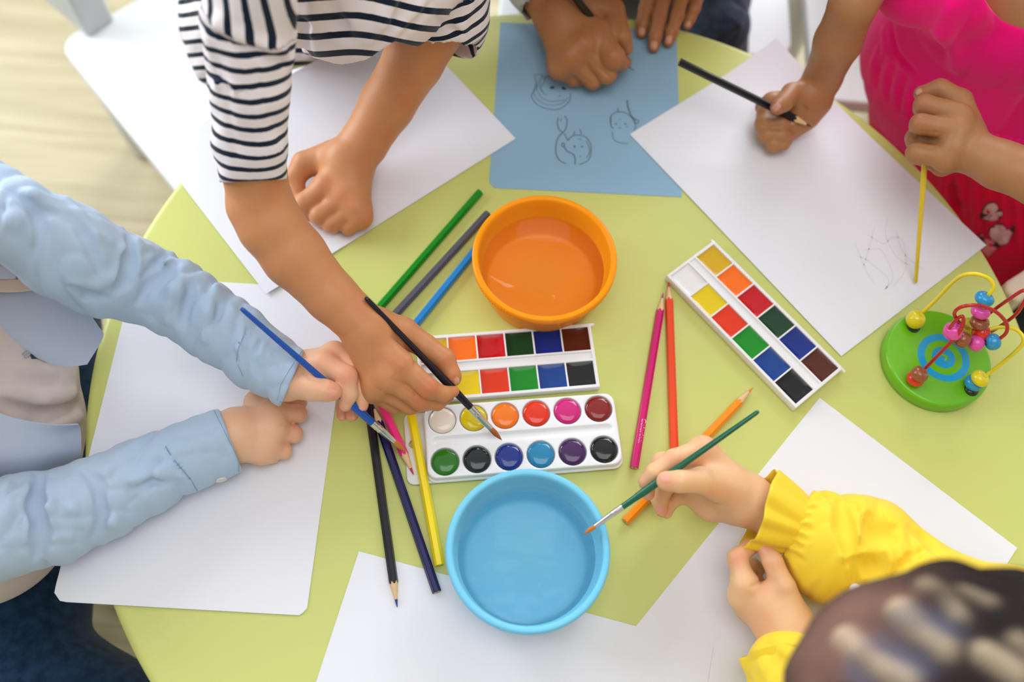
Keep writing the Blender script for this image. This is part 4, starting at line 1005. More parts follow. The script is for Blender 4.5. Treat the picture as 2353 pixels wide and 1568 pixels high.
b.strokes([([(700, 858), (715, 870), (732, 875), (745, 876)], 1.1, 1.5, False), ([(645, 976), (662, 978), (680, 979)], 1.0, 1.2, False), ([(638, 1018), (655, 1019), (668, 1019)], 1.0, 1.2, False)])
hB = J(-470, 560, 270); lk = (.85, -.1, -.6); add_head(b, J(-230, 660, 130), hB, lk)
b.chain([(-260, 900, 60, 110), (-230, 660, 130, 80)], k=10)
b.build('body', SK_B, B_, FINE, smooth_it=1); finish_head(B_, hB, lk, (126, 92, 58))
M_blue = mat('pale_blue_cotton', (176, 200, 226), rough=.85, spec=.15, sheen=.25, bump=(1700, .00016), vary=(9, (186, 202, 222), .6))
s = Fig()
s.chain([(-60, 450, 185, 100), (40, 512, 185, 96), (150, 575, 150, 112), (240, 625, 118, 104), (300, 640, 100, 95), (400, 685, 86, 88), (500, 750, 72, 82), (600, 825, 62, 76), (668, 868, 58, 66), (700, 888, 58, 64)], k=4)
s.chain([(-90, 1250, 60, 115), (40, 1205, 45, 112), (120, 1190, 36, 106), (230, 1145, 31, 98), (320, 1100, 28, 88), (420, 1055, 26, 80), (500, 1022, 25, 78), (560, 994, 25, 76)], k=4)
s.chain([(-290, 720, 120, 170), (-280, 960, 80, 170), (-260, 1180, 60, 150)], k=20)
s.chain([(-230, 640, 120, 130), (-280, 820, 60, 205), (-290, 1060, -10, 215), (-280, 1220, -90, 210)], k=12)
s.ext += [cutplane((703, 800), (645, 935), 60, (760, 900), (680, 868), 75), cutplane((500, 930), (560, 1090), 25, (620, 980), (545, 1020), 44)]
s.cut += s.chain([(640, 852, 56, 54), (680, 872, 55, 57), (720, 895, 54, 58)], k=1, to=[])
s.cut += s.chain([(505, 1018, 22, 56), (545, 1000, 22, 60), (590, 980, 22, 62)], k=1, to=[])
s.floor = 1.6
def dB(P): return .8 * np.sin(P[:, 0] * .13 + 1.3 * np.sin(P[:, 1] * .07)) * np.sin(P[:, 1] * .09 + .6) + .35 * np.sin(P[:, 0] * .31 + P[:, 1] * .27)
cB1 = creases(.85, -.52, 21, 3.6, 1.1, .4); cB2 = creases(.35, .94, 34, 2.0, 1.4, 2.0)
s.disp = lambda P: dB(P) + cB1(P) + cB2(P)
z6 = lambda L: [(x / 3.92, 380 + y / 3.92) for x, y in L]
s.strokes([(p_, r_ * 1.3, k_ * .5, g_) for p_, r_, k_, g_ in [
    (z6([(620, 310), (720, 420), (860, 600), (1000, 690)]), 5, 6, True), (z6([(640, 440), (760, 620), (850, 800), (900, 950)]), 4, 7, False), (z6([(60, 250), (150, 500), (300, 780)]), 5, 8, True), (z6([(100, 230), (220, 330), (340, 450), (370, 600), (330, 820)]), 4, 6, False),
    (z6([(0, 130), (300, 250), (600, 330)]), 3, 6, True), (z6([(60, 220), (350, 400), (560, 440)]), 2.5, 5, False),
    (z6([(1150, 480), (1165, 650), (1180, 850), (1120, 1050), (1060, 1120)]), 6, 6, False), (z6([(1220, 500), (1240, 680), (1210, 860), (1130, 1060)]), 5, 6, True), (z6([(1090, 560), (1130, 760), (1110, 950), (1040, 1080)]), 4, 6, True),
    (z6([(1290, 740), (1360, 740), (1420, 700)]), 3, 4, True), (z6([(1620, 740), (1560, 800), (1450, 900), (1330, 1060)]), 5, 5, True), (z6([(1600, 870), (1500, 960), (1350, 1080), (1240, 1240)]), 4.5, 4, False), (z6([(1500, 790), (1400, 900), (1290, 1010)]), 3.5, 5, False),
    (z6([(1560, 990), (1430, 1080), (1400, 1200)]), 3, 5, False), (z6([(1650, 960), (1600, 1120), (1540, 1260)]), 3.5, 6, True), (z6([(650, 1110), (800, 1180), (960, 1200)]), 4, 6, False), (z6([(700, 1060), (860, 1090), (1010, 1020), (1060, 920)]), 4, 8, True),
    ([(505, 608), (490, 660), (475, 720), (468, 780)], 5, 6, True), ([(520, 640), (505, 700), (500, 730)], 3, 6, False), ([(545, 690), (590, 722), (640, 760)], 3.5, 4, True), ([(470, 600), (440, 660), (420, 740)], 4.5, 8, False), ([(430, 600), (400, 670), (385, 740)], 4, 8, True),
    ([(560, 760), (548, 800), (560, 850)], 2.2, 3, True), ([(600, 780), (580, 820), (600, 870)], 2, 3, False), ([(620, 800), (612, 840), (625, 880)], 1.8, 3, True), ([(640, 790), (650, 840), (640, 880)], 1.6, 2.5, True), ([(575, 745), (552, 790), (545, 835)], 1.0, 1.2, False),
    ([(90, 1090), (85, 1160), (92, 1230), (85, 1280)], 6, 7, False), ([(70, 1080), (65, 1150), (70, 1240)], 5, 7, True), ([(112, 1090), (112, 1160), (115, 1240)], 4.5, 6, True), ([(190, 1080), (225, 1110), (235, 1180), (215, 1240)], 4, 8, False), ([(250, 1070), (235, 1120), (240, 1190)], 4, 8, True), ([(20, 1120), (10, 1180), (20, 1260)], 5, 8, True),
    ([(372, 1010), (392, 1050), (440, 1105), (462, 1150)], 1.0, 1.0, False), ([(300, 1110), (360, 1085), (410, 1098)], 3, 5, True), ([(300, 1130), (350, 1105), (390, 1115)], 2.2, 4, False), ([(240, 1270), (320, 1225), (400, 1180), (440, 1140)], 1.2, 1.2, False), ([(230, 1130), (260, 1200), (235, 1250)], 4, 8, True), ([(160, 1100), (170, 1170), (160, 1240)], 3, 8, True)]])
s.build('blue_shirt', M_blue, B_, 1.9, smooth_it=2)
def seam(F_, pts, name, m, par, r=.2, lift=.05, gap=2):
    H = []
    for a_, b_2 in zip(pts[:-1], pts[1:]):
        n = max(2, int(np.hypot(b_2[0] - a_[0], b_2[1] - a_[1]) / 5))
        for k in range(n):
            h = F_.hit(a_[0] + (b_2[0] - a_[0]) * k / n, a_[1] + (b_2[1] - a_[1]) * k / n)
            if h is not None: H.append(h + F_.normal(h) * lift)
    if len(H) > 2: return mesh(name, *tube(H, r, 6, sub=1), m, par)
M_st = mat('stitch_blue', (120, 158, 196), rough=.8)
seam(s, [(560, 772), (548, 800), (543, 830), (560, 870)], 'stitching', M_st, B_); seam(s, [(694, 806), (665, 850), (645, 885), (636, 925)], 'stitching', M_st, B_)
seam(s, [(372, 1012), (396, 1052), (440, 1105), (464, 1148)], 'stitching', M_st, B_, .28); seam(s, [(490, 940), (520, 1000), (550, 1060), (548, 1090)], 'stitching', M_st, B_); seam(s, [(222, 1280), (300, 1235), (380, 1185), (440, 1130)], 'stitching', M_st, B_, .28)
def disc_on(F_, px, py, r, th, m, par, name, label=None, off=.0, prof=None):
    h = F_.hit(px, py)
    if h is None: return
    n = F_.normal(h); h = h + n * off
    V, Fc = lathe(h - n * .6, h + n * th, prof or [(0, r * .9), (.4, r), (th + .3, r), (th + .6, r * .9), (th + .5, r * .66), (th + .25, r * .6), (th + .25, .05)], 28)
    o = mesh(name, V, Fc, m, par, auto=50)
    if label: o['label'] = label
    return o
M_btn = mat('shell_button', (226, 222, 214), rough=.25, coat=.3)
disc_on(s, 508, 1102, 4.6, 1.4, M_btn, B_, 'shirt_button', 'shell white cuff button'); disc_on(s, 380, 1183, 3.6, 1.0, M_btn, B_, 'shirt_button')
# patches: cloth panels as thick quilts over the chest
def patch(name, rows, m, par, th=1.4, sub=2, zoff=0):
    """rows of (px,py,z) control points"""
    P = np.array([[J(*p) for p in r] for r in rows])
    def up(A, m=6):
        n = len(A); o = []
        for i in range(n - 1):
            p0, p1, p2, p3 = A[max(i - 1, 0)], A[i], A[i + 1], A[min(i + 2, n - 1)]
            for k in range(m):
                t = k / m; o.append(.5 * ((2 * p1) + (-p0 + p2) * t + (2 * p0 - 5 * p1 + 4 * p2 - p3) * t * t + (-p0 + 3 * p1 - 3 * p2 + p3) * t ** 3))
        return np.array(o + [A[-1]])
    P = up(P); P = up(P.transpose(1, 0, 2)).transpose(1, 0, 2); nr, nc = P.shape[:2]
    V = P.reshape(-1, 3); F = [(j * nc + i, j * nc + i + 1, (j + 1) * nc + i + 1, (j + 1) * nc + i) for j in range(nr - 1) for i in range(nc - 1)]
    return mesh(name, V, F, m, par, mods=[('SOLIDIFY', dict(thickness=th / 1000, offset=0)), ('BEVEL', dict(width=th / 4000, segments=2, limit_method='ANGLE'))])
# beige t-shirt over the chest
M_tee = mat('cream_jersey', (224, 208, 202), rough=.9, spec=.1, sheen=.2, bump=(1500, .00012))
t2 = Fig(); t2.chain([(-100, 760, 50, 190), (-60, 860, 20, 215), (-40, 980, -20, 215), (-60, 1180, -80, 215)], k=6)
t2.strokes([([(20, 900), (100, 920), (170, 905), (200, 880)], 5, 8, True), ([(0, 930), (90, 955), (180, 930)], 5, 8, False), ([(30, 960), (110, 985), (185, 960)], 5, 8, True), ([(60, 870), (130, 880), (190, 860)], 4, 8, False)])
t2.build('cream_tshirt', M_tee, B_, 2.4, hi=J(210, 1400, 0)[0] if False else None)
# open shirt front, collar and lower hem
patch('shirt_front', [[(-60, 640, 108), (40, 640, 104), (120, 630, 92), (150, 655, 84)], [(-60, 700, 100), (50, 690, 96), (150, 690, 78), (190, 700, 70)], [(-50, 745, 92), (60, 745, 84), (160, 745, 66), (225, 748, 54)], [(-30, 770, 84), (80, 805, 68), (160, 815, 52), (236, 775, 44)], [(0, 772, 78), (85, 822, 62), (150, 842, 48), (200, 838, 40)]], mat('pale_blue_cotton_front', (192, 204, 224), rough=.85, spec=.15, sheen=.2, bump=(1700, .00016)), B_)
patch('collar', [[(-60, 600, 132), (-10, 608, 128), (38, 612, 122)], [(-60, 640, 124), (-10, 642, 120), (36, 640, 114)]], mat('collar_cotton', (204, 214, 236), rough=.85, sheen=.2), B_, th=2.5)
patch('collar_band', [[(-60, 640, 116), (30, 642, 114), (112, 642, 106)], [(-60, 668, 112), (30, 672, 110), (116, 662, 103)]], mat('cream_band', (226, 210, 200), rough=.85), B_, th=2.0)
patch('shirt_lining', [[(-60, 500, 120), (10, 520, 128), (60, 560, 124)], [(-60, 590, 112), (20, 590, 112), (105, 625, 100)], [(-60, 640, 104), (30, 640, 102), (112, 640, 98)]], mat('lining_blue', (150, 184, 224), rough=.85), B_, th=2)
patch('shirt_hem', [[(-60, 925, 84), (30, 960, 66), (120, 975, 48), (180, 975, 30)], [(-60, 980, 80), (40, 990, 60), (120, 1000, 40), (185, 990, 18)], [(-60, 1050, 70), (50, 1052, 50), (130, 1045, 30), (186, 1035, 8)], [(-60, 1110, 40), (60, 1100, 25), (130, 1080, 5), (188, 1060, -15)]], bpy.data.materials['pale_blue_cotton_front'], B_)
# stitched animal on the tee
M_th = mat('dark_thread', (56, 60, 78), rough=.7); M_th2 = mat('pale_thread', (178, 180, 190), rough=.7)
def thread(F_, pts, r, lift=.5):
    H = [];
    for p in pts:
        h = F_.hit(*p)
        if h is not None: H.append(h + F_.normal(h) * lift)
    return tube(H, r, 8, sub=3)
zs4 = lambda L: [(x / 2.999, 523 + y / 2.999) for x, y in L]
T_ = [thread(t2, zs4([(205 + 12 * k, 868 + 5 * k), (215 + 12 * k, 885 + 4 * k), (222 + 11 * k, 905 - 0 * k)]), .9) for k in range(9)]
mesh('embroidery', *join(*T_), M_th, B_)
mesh('embroidery', *join(thread(t2, zs4([(158, 882), (175, 868), (196, 862), (190, 884), (168, 892)]), 1.5), thread(t2, zs4([(180, 835), (192, 855), (205, 862)]), 1.0), thread(t2, zs4([(200, 858), (230, 874), (270, 884), (312, 890)]), 1.4)), M_th2, B_)
# jeans
def denim(name, rgb, rgb2):
    return mat(name, rgb, rough=.9, spec=.15, bump=(900, .0003), vary=(110, rgb2, .8), sheen=.15)
M_dn = denim('dark_blue_denim', (16, 40, 66), (34, 62, 92))
s = Fig(); s.chain([(60, 640, -210, 150), (70, 900, -190, 165), (50, 1200, -190, 165), (40, 1545, -195, 150)], k=10); s.chain([(-170, 1400, -200, 190), (40, 1545, -195, 158), (220, 1660, -200, 150), (420, 1720, -205, 130)], k=10); s.chain([(-170, 1400, -200, 190), (-160, 1200, -160, 190)], k=20)  # first chain: dark lap added, standing for the deep shade beside the table
s.chain([(420, 1720, -205, 130), (520, 1500, -480, 70)], k=20)
s.build('jeans', M_dn, B_, 3.0)
# ------------------------------------------------------------------ C: child drawing on the blue card
C_ = person(1480, -160, 'child in a grey knit sleeve and dark jeans drawing on the blue card, far side')
b = Fig()
b.chain([(1480, -330, 240, 120), (1230, -280, 180, 80), (1185, -140, 95, 58), (1240, -30, 52, 54), (1268, 18, 42, 50), (1288, 50, 40, 50)], k=5)
b.chain([(1480, -330, 240, 120), (1720, -300, 170, 75), (1720, -150, 60, 50), (1610, -70, 24, 42), (1585, -40, 22, 44)], k=5)
b.chain([(1480, -330, 240, 120), (1480, -430, -160, 160)], k=20)
hand(b, (1288, 45, 40, 50), [(1375, 75, 48, 27), (1340, 105, 46, 29), (1308, 132, 38, 29), (1288, 152, 28, 28)],
     [[(1372, 80, 48, 28), (1408, 133, 44, 29), (1428, 146, 30, 17), (1440, 142, 20, 12)],
      [(1342, 108, 44, 28), (1395, 172, 28, 21), (1405, 170, 12, 15)], [(1310, 135, 36, 27), (1362, 186, 18, 19), (1374, 186, 9, 14)], [(1288, 152, 28, 27), (1318, 180, 14, 18), (1335, 186, 8, 13)]], pk=8)
b.finger([(1330, 15, 44, 40), (1405, 25, 46, 30), (1428, 85, 44, 23), (1440, 112, 32, 15)], kd=8)
hand(b, (1580, -60, 22, 46), [(1500, -40, 20, 20), (1535, -40, 22, 20), (1570, -36, 22, 19), (1605, -30, 18, 18)],
     [[(1500, -40, 20, 19), (1484, 20, 17, 16.5), (1476, 52, 12, 15), (1474, 76, 8, 12.5)], [(1535, -40, 22, 19), (1515, 40, 18, 16.5), (1506, 82, 12, 15.5), (1502, 108, 8, 13)],
      [(1572, -36, 22, 19), (1556, 35, 18, 16), (1543, 74, 12, 15), (1536, 96, 8, 12.5)], [(1608, -28, 18, 17), (1596, 18, 15, 13.5), (1586, 42, 11, 12.5), (1580, 58, 8, 10.5)]], pk=6)
b.finger([(1545, -50, 20, 26), (1470, -80, 18, 22), (1440, -70, 14, 18)], kd=6)
for x, y, z, r, a in [(1340, 100, 56, 10, .5), (1375, 72, 58, 10, .5), (1408, 133, 54, 9, .4), (1308, 128, 48, 9, .5), (1502, 106, 10, 8, .8), (1536, 94, 10, 8, .8), (1474, 74, 10, 8, .7), (1515, 40, 22, 7, .5), (1556, 35, 22, 7, .5)]: b.flush(x, y, z, r, a)
b.nail(1475, 72, -1, 10, 4.4, 4.0); b.nail(1503, 103, -2, 10, 4.6, 4.2); b.nail(1537, 91, -3, 10, 4.6, 4.0); b.nail(1581, 56, -2, 8, 3.6, 3.2)
b.strokes([([(1358, 135), (1380, 160), (1405, 180)], 1.2, 1.6, False), ([(1320, 160), (1340, 180), (1360, 195)], 1.0, 1.6, False), ([(1398, 60), (1412, 95), (1428, 118)], 1.2, 1.6, False)])
hC = J(1480, -760, 310); lk = (0, -.85, -.7); add_head(b, J(1480, -420, 250), hC, lk)
b.build('body', SK_C, C_, FINE, smooth_it=1); finish_head(C_, hC, lk, (30, 22, 20))
M_knit = mat('grey_knit', (206, 204, 198), rough=.95, spec=.1, sheen=.3, bump=(500, .0008))
s = Fig(); s.chain([(1480, -330, 240, 150), (1225, -290, 180, 105), (1180, -140, 98, 78), (1228, -40, 55, 66), (1252, 6, 44, 58)], k=6); s.chain([(1480, -330, 240, 150), (1720, -300, 170, 100), (1724, -160, 62, 72)], k=6); s.chain([(1480, -330, 200, 190), (1480, -400, 40, 215), (1480, -430, -110, 215)], k=20)
s.ext += [cutplane((1215, 48), (1302, -5), 44, (1290, 60), (1255, 10), 60)]
s.cut += s.chain([(1236, -14, 48, 53), (1300, 80, 42, 52)], k=1, to=[])
s.disp = lambda P: .5 * np.sin((P[:, 0] * .8 - P[:, 1] * .55) * 2.2)
s.build('knit_sweater', M_knit, C_, 2.2)
M_dn2 = denim('charcoal_denim', (40, 48, 64), (56, 66, 84))
s = Fig(); s.chain([(1480, -380, -180, 170), (1560, -130, -150, 140), (1620, -10, -150, 105), (1650, 60, -150, 70)], k=8); s.chain([(1480, -380, -180, 170), (1330, -150, -150, 130), (1290, 0, -150, 100)], k=8); s.chain([(1650, 60, -150, 70), (1660, 200, -420, 55)], k=8)
s.strokes([([(1690, 5), (1715, 20), (1735, 12)], 5, 5, False), ([(1680, 40), (1700, 60), (1690, 90)], 4, 5, True)])
s.build('jeans', M_dn2, C_, 3.0)
# ------------------------------------------------------------------ D: pink dress child
D_ = person(2330, 60, 'child in a bright pink dress with both hands over the right table edge')
b = Fig()
b.chain([(2420, -60, 70, 110), (2110, -110, 140, 60), (2010, -70, 165, 58), (1960, 10, 145, 53), (1926, 95, 100, 53), (1890, 180, 52, 42), (1868, 222, 36, 42)], k=6)
b.chain([(2420, -60, 70, 110), (2540, 150, 150, 68), (2520, 440, 150, 72), (2400, 415, 128, 62), (2300, 380, 114, 54), (2225, 345, 104, 50)], k=6)
b.chain([(2400, -70, 90, 125), (2480, -240, 230, 62)], k=14)
b.chain([(2330, 0, 130, 170), (2340, 250, -50, 180), (2360, 420, -220, 180)], k=14)
hand(b, (1862, 228, 34, 40), [(1785, 238, 24, 24), (1776, 262, 18, 22), (1778, 288, 14, 20), (1786, 312, 10, 18)],
     [[(1772, 236, 26, 24), (1757, 246, 18, 20), (1762, 262, 13, 16)],
      [(1762, 262, 22, 24), (1755, 286, 24, 20), (1795, 284, 27, 18), (1818, 283, 26, 15)],
      [(1762, 290, 18, 23), (1762, 310, 20, 20), (1796, 311, 22, 18), (1812, 312, 21, 14)],
      [(1772, 314, 13, 21), (1776, 334, 15, 16), (1800, 331, 16, 14), (1808, 326, 16, 12)]], pk=6)
b.chain([(1872, 232, 30, 34), (1850, 268, 22, 28), (1815, 305, 14, 20)], k=8)
b.finger([(1850, 218, 42, 33), (1820, 216, 46, 25), (1802, 236, 54, 20), (1788, 246, 56, 18)], kd=7)
hand(b, (2222, 342, 104, 46), [(2206, 275, 118, 27), (2200, 308, 116, 27), (2190, 340, 110, 26), (2172, 368, 102, 25)],
     [[(2204, 262, 120, 26), (2125, 242, 114, 24), (2118, 250, 94, 18), (2145, 262, 84, 16)],
      [(2202, 298, 118, 26), (2115, 285, 114, 23), (2108, 292, 92, 17), (2140, 305, 84, 16)],
      [(2194, 330, 112, 25), (2104, 318, 82, 22.5), (2100, 325, 86, 17), (2135, 335, 81, 16)],
      [(2176, 362, 104, 25), (2106, 352, 96, 23), (2104, 360, 78, 17), (2130, 368, 74, 15)]], pk=6)
b.chain([(2150, 300, 88, 30), (2145, 350, 78, 34), (2165, 380, 84, 26)], k=8)
b.finger([(2228, 300, 106, 34), (2206, 232, 110, 27), (2160, 205, 108, 23), (2118, 215, 100, 18)], kd=8)
for x, y, z, r, a in [(1788, 248, 60, 8, .5), (1820, 284, 30, 8, .6), (1812, 312, 24, 7, .5), (2125, 242, 124, 8, .4), (2115, 285, 124, 8, .4), (2104, 318, 118, 8, .4), (2116, 214, 104, 8, .7), (1880, 240, 50, 20, .6), (1930, 130, 120, 20, .4)]: b.flush(x, y, z, r, a)
b.nail(1783, 246, -10, 6, 4.6, 3.8); b.nail(1822, 281, 10, 0, 2.6, 2.4); b.nail(2110, 210, -10, 2, 3.4, 2.8)
b.strokes([([(2115, 264), (2150, 272), (2195, 280)], 1.2, 1.4, False), ([(2112, 302), (2150, 305), (2175, 312)], 1.2, 1.4, False), ([(2105, 334), (2140, 340), (2165, 350)], 1.2, 1.4, False), ([(1745, 285), (1770, 294), (1795, 298)], .8, 1.2, False), ([(1835, 232), (1850, 250), (1845, 270)], 1.2, 3, False)])
hD = J(2760, -520, 320); lk = (-.7, -.5, -.6); add_head(b, J(2480, -240, 250), hD, lk)
b.build('body', SK_D, D_, FINE, smooth_it=1); finish_head(D_, hD, lk, (28, 20, 20), long=1)
M_pink = mat('bright_pink_cotton', (252, 4, 128), rough=.8, spec=.15, sheen=.2, bump=(1400, .00014)); M_pink2 = mat('crimson_pink_cotton', (226, 0, 58), rough=.8, spec=.15, sheen=.2, bump=(1400, .00014))
s = Fig()
s.chain([(2330, -10, 120, 225), (2262, 100, 20, 262), (2275, 200, -40, 262)], k=12); s.chain([(2200, -60, 160, 150), (2130, -60, 150, 120)], k=12)
s.cut += s.chain([(2420, -120, 260, 150), (2410, -95, 200, 155)], k=4, to=[])
s.strokes([([(2030, 70), (2035, 120), (2075, 150), (2120, 200)], 4, 4, True), ([(2050, 60), (2060, 120), (2100, 160)], 3, 4, False), ([(2270, 0), (2300, 40), (2353, 62)], 3.0, 2.5, True), ([(2262, 5), (2290, 52), (2350, 78)], 1.6, 1.6, False), ([(2180, 20), (2170, 80), (2200, 150)], 5, 14, True)])
for k in range(9):
    x0, y0 = 2018 + 13 * k, 112 + 13 * k; s.strokes([([(x0, y0), (x0 - 12, y0 + 34), (x0 - 16, y0 + 75)], 2.6, 4, k % 2 == 0)])
cD1 = creases(.8, .5, 30, 2.4, 1.2, .3); s.disp = lambda P: .6 * np.sin(P[:, 0] * .12 + P[:, 1] * .04) + cD1(P)
s.build('dress_bodice', M_pink, D_, 2.2)
s2 = Fig(); s2.chain([(2275, 235, -60, 262), (2300, 330, -100, 255), (2350, 430, -150, 270), (2400, 540, -210, 300)], k=10)
for k in range(14):
    x0 = 2170 + 16 * k; s2.strokes([([(x0, 395 - 4 * k), (x0 + 2, 440), (x0 + 6, 500), (x0 + 10, 560)], 3.5 if k % 2 else 4.5, 7, k % 2 == 0)])
s2.strokes([([(2185, 430), (2190, 470), (2205, 520)], 8, 6, False)])
s2.build('dress_skirt', M_pink2, D_, 2.6)
# ruffle at the seam
V = []; F = []; H0 = []
for k in range(46):
    t = k / 45; x, y = 2225 + t * 170, 292 + 40 * t ** 1.2; h = s.hit(x, y)
    if h is None: continue
    n = s.normal(h); w = 3.2 * math.sin(k * 1.55); dn = J(x - 4, y + 26, h[2] - 14) - h
    V += [h + n * 1.0, h + dn * .5 + n * (4 + w), h + dn + n * (5 + 1.6 * w)]; H0.append(1)
for i in range(len(H0) - 1):
    for j in range(2): F.append((i * 3 + j, i * 3 + j + 1, (i + 1) * 3 + j + 1, (i + 1) * 3 + j))
mesh('ruffle', V, F, M_pink, D_, mods=[('SUBSURF', dict(levels=1, render_levels=2)), ('SOLIDIFY', dict(thickness=.0012))])
# appliques on the skirt
M_hp = mat('pale_pink_applique', (228, 176, 178), rough=.6); M_sal = mat('salmon_applique', (238, 124, 138), rough=.6); M_ol = mat('dark_outline', (70, 24, 44), rough=.7)
zh = lambda L: [(2150 + x / 7.128, 440 + y / 7.128) for x, y in L]
def decal(F_, poly, m, par, name, lift, label, th=1.2):
    H = [];
    for p in poly:
        h = F_.hit(*p)
        if h is None: return None
        H.append(h)
    H = np.array(H); c = H.mean(0); n = F_.normal(F_.hit(*np.mean(poly, 0))); V = list(H + n * (lift + th)) + [c + n * (lift + th + 1.5)] + list(H + n * (lift - 2)); m_ = len(H)
    # bulge: replace the straight fan by rings
    ring = [c + (q - c) * .6 + n * (lift + th + .9) for q in H]; V = list(H + n * (lift + th)) + ring + [c + n * (lift + th + 1.2)] + list(H + n * (lift - 3))
    F = []
    for i in range(m_):
        i2 = (i + 1) % m_; F += [(i, i2, m_ + i2, m_ + i), (m_ + i, m_ + i2, 2 * m_), (2 * m_ + 1 + i, 2 * m_ + 1 + i2, i2, i)]
    o = mesh(name, V, F, m, par, auto=50); o['label'] = label
    return o
heart = zh([(735, 430), (750, 360), (790, 290), (840, 230), (900, 190), (950, 185), (990, 215), (1005, 260), (1005, 300), (1050, 305), (1080, 340), (1075, 385), (1040, 430), (990, 455), (930, 468), (860, 462), (790, 445)])
big = lambda L, k=1.12: [(np.mean([p[0] for p in L]) + (x - np.mean([p[0] for p in L])) * k, np.mean([p[1] for p in L]) + (y - np.mean([p[1] for p in L])) * k) for x, y in L]
decal(s2, big(heart), M_ol, D_, 'heart_outline', -.6, 'dark outline'); decal(s2, heart, M_hp, D_, 'heart_applique', .2, 'pale pink heart')
h2 = zh([(895, 660), (915, 600), (960, 560), (1020, 542), (1080, 548), (1130, 580), (1160, 630), (1180, 670), (1210, 620), (1240, 580), (1270, 578), (1285, 610), (1275, 660), (1240, 710), (1220, 770), (1195, 820), (1150, 850), (1090, 868), (1020, 850), (960, 810), (915, 750), (895, 700)])
decal(s2, big(h2, 1.1), M_ol, D_, 'heart_outline', -.6, 'dark outline'); decal(s2, h2, M_hp, D_, 'heart_applique', .4, 'pale pink heart with a tail')
sq = zh([(690, 720), (800, 760), (900, 800), (1050, 880), (1000, 940), (870, 1070), (780, 980), (720, 860)])
decal(s2, big(sq, 1.1), M_ol, D_, 'square_outline', -1.2, 'dark outline'); decal(s2, sq, M_sal, D_, 'square_applique', -.4, 'salmon pink square')
# ------------------------------------------------------------------ E: yellow sleeves, head in front
E_ = person(2420, 1700, 'child with dark hair and yellow ruffled sleeves holding the green brush, near right')
b = Fig()
HC_ = J(2212, 1762, 296)
b.chain([(2700, 1900, 210, 200), (2560, 1560, 230, 90), (2330, 1440, 84, 66), (2100, 1350, 44, 52), (1900, 1262, 38, 50), (1790, 1190, 44, 56), (1715, 1148, 44, 52)], k=6)
b.chain([(2700, 1900, 210, 200), (2350, 2050, 170, 100), (2020, 1830, 80, 75), (1900, 1640, 44, 62), (1830, 1510, 34, 58), (1800, 1445, 30, 58)], k=6)
b.chain([(2700, 1900, 210, 200), (2760, 2100, -100, 230)], k=20)
hand(b, (1712, 1148, 44, 52), [(1615, 1036, 66, 30), (1600, 1062, 54, 28), (1600, 1100, 40, 27), (1612, 1140, 28, 27)],
     [[(1612, 1036, 66, 28), (1548, 1056, 74, 23), (1504, 1086, 72, 20), (1482, 1108, 66, 16)],
      [(1598, 1058, 54, 27), (1520, 1062, 58, 22), (1488, 1108, 48, 19), (1490, 1136, 42, 15)],
      [(1600, 1095, 42, 26), (1532, 1112, 34, 21), (1516, 1148, 26, 19), (1520, 1174, 22, 15)],
      [(1612, 1135, 30, 25), (1560, 1140, 22, 19), (1536, 1162, 16, 16), (1532, 1180, 14, 13)]], pk=8)
b.chain([(1680, 1178, 30, 26), (1630, 1168, 26, 26), (1585, 1140, 26, 18)], k=8)
b.finger([(1672, 1120, 58, 44), (1612, 1104, 78, 30), (1562, 1107, 86, 25), (1531, 1106, 84, 23)], kd=9)
hand(b, (1808, 1452, 30, 54), [(1712, 1345, 40, 28), (1708, 1372, 32, 28), (1722, 1395, 22, 26), (1745, 1415, 16, 24)],
     [[(1712, 1345, 42, 27), (1694, 1283, 42, 22), (1722, 1258, 40, 17), (1742, 1256, 36, 13)],
      [(1708, 1375, 32, 26), (1705, 1318, 22, 21), (1730, 1300, 16, 16), (1745, 1310, 12, 14)],
      [(1722, 1395, 22, 24), (1722, 1345, 12, 18), (1742, 1335, 9, 15)],
      [(1745, 1415, 16, 22), (1745, 1370, 9, 16)]], pk=8)
b.chain([(1808, 1452, 32, 52), (1760, 1390, 34, 46)], k=6)
b.finger([(1820, 1420, 36, 42), (1800, 1350, 46, 28), (1776, 1292, 50, 22.5), (1758, 1262, 46, 19)], kd=8)
# neck and head
lkE = (-.5, .55, -.67); add_head(b, J(2620, 1900, 230), HC_ + [4, -6, 2], lkE, False)
b.core.append((HC_ + [6, -10, 0], HC_ + [22, -46, -30], 76, 66, 20, None))
for x, y, z, r, a in [(1482, 1106, 64, 8, .7), (1531, 1106, 92, 8, .6), (1548, 1056, 84, 8, .4), (1520, 1174, 24, 8, .8), (1490, 1138, 44, 8, .9), (1694, 1283, 48, 8, .8), (1722, 1258, 44, 8, .9), (1758, 1262, 50, 8, .7), (1776, 1292, 56, 7, .3), (1738, 1325, 40, 9, .5)]: b.flush(x, y, z, r, a)
b.nail(1527, 1100, -12, -2, 3.8, 3.4); b.nail(1492, 1142, -4, 10, 3.4, 3.0); b.nail(1518, 1170, -1, 10, 3.2, 3.0); b.nail(1753, 1258, -3, -10, 4.2, 3.4)
b.strokes([([(1600, 1135), (1625, 1150), (1660, 1158)], 1.2, 1.6, False), ([(1728, 1350), (1745, 1338), (1752, 1325)], 1.2, 2, False)])
b.build('body', SK_E, E_, FINE, smooth_it=1)
M_yel = mat('bright_yellow_cotton', (246, 210, 52), rough=.62, spec=.25, sheen=.15, bump=(1500, .0001))
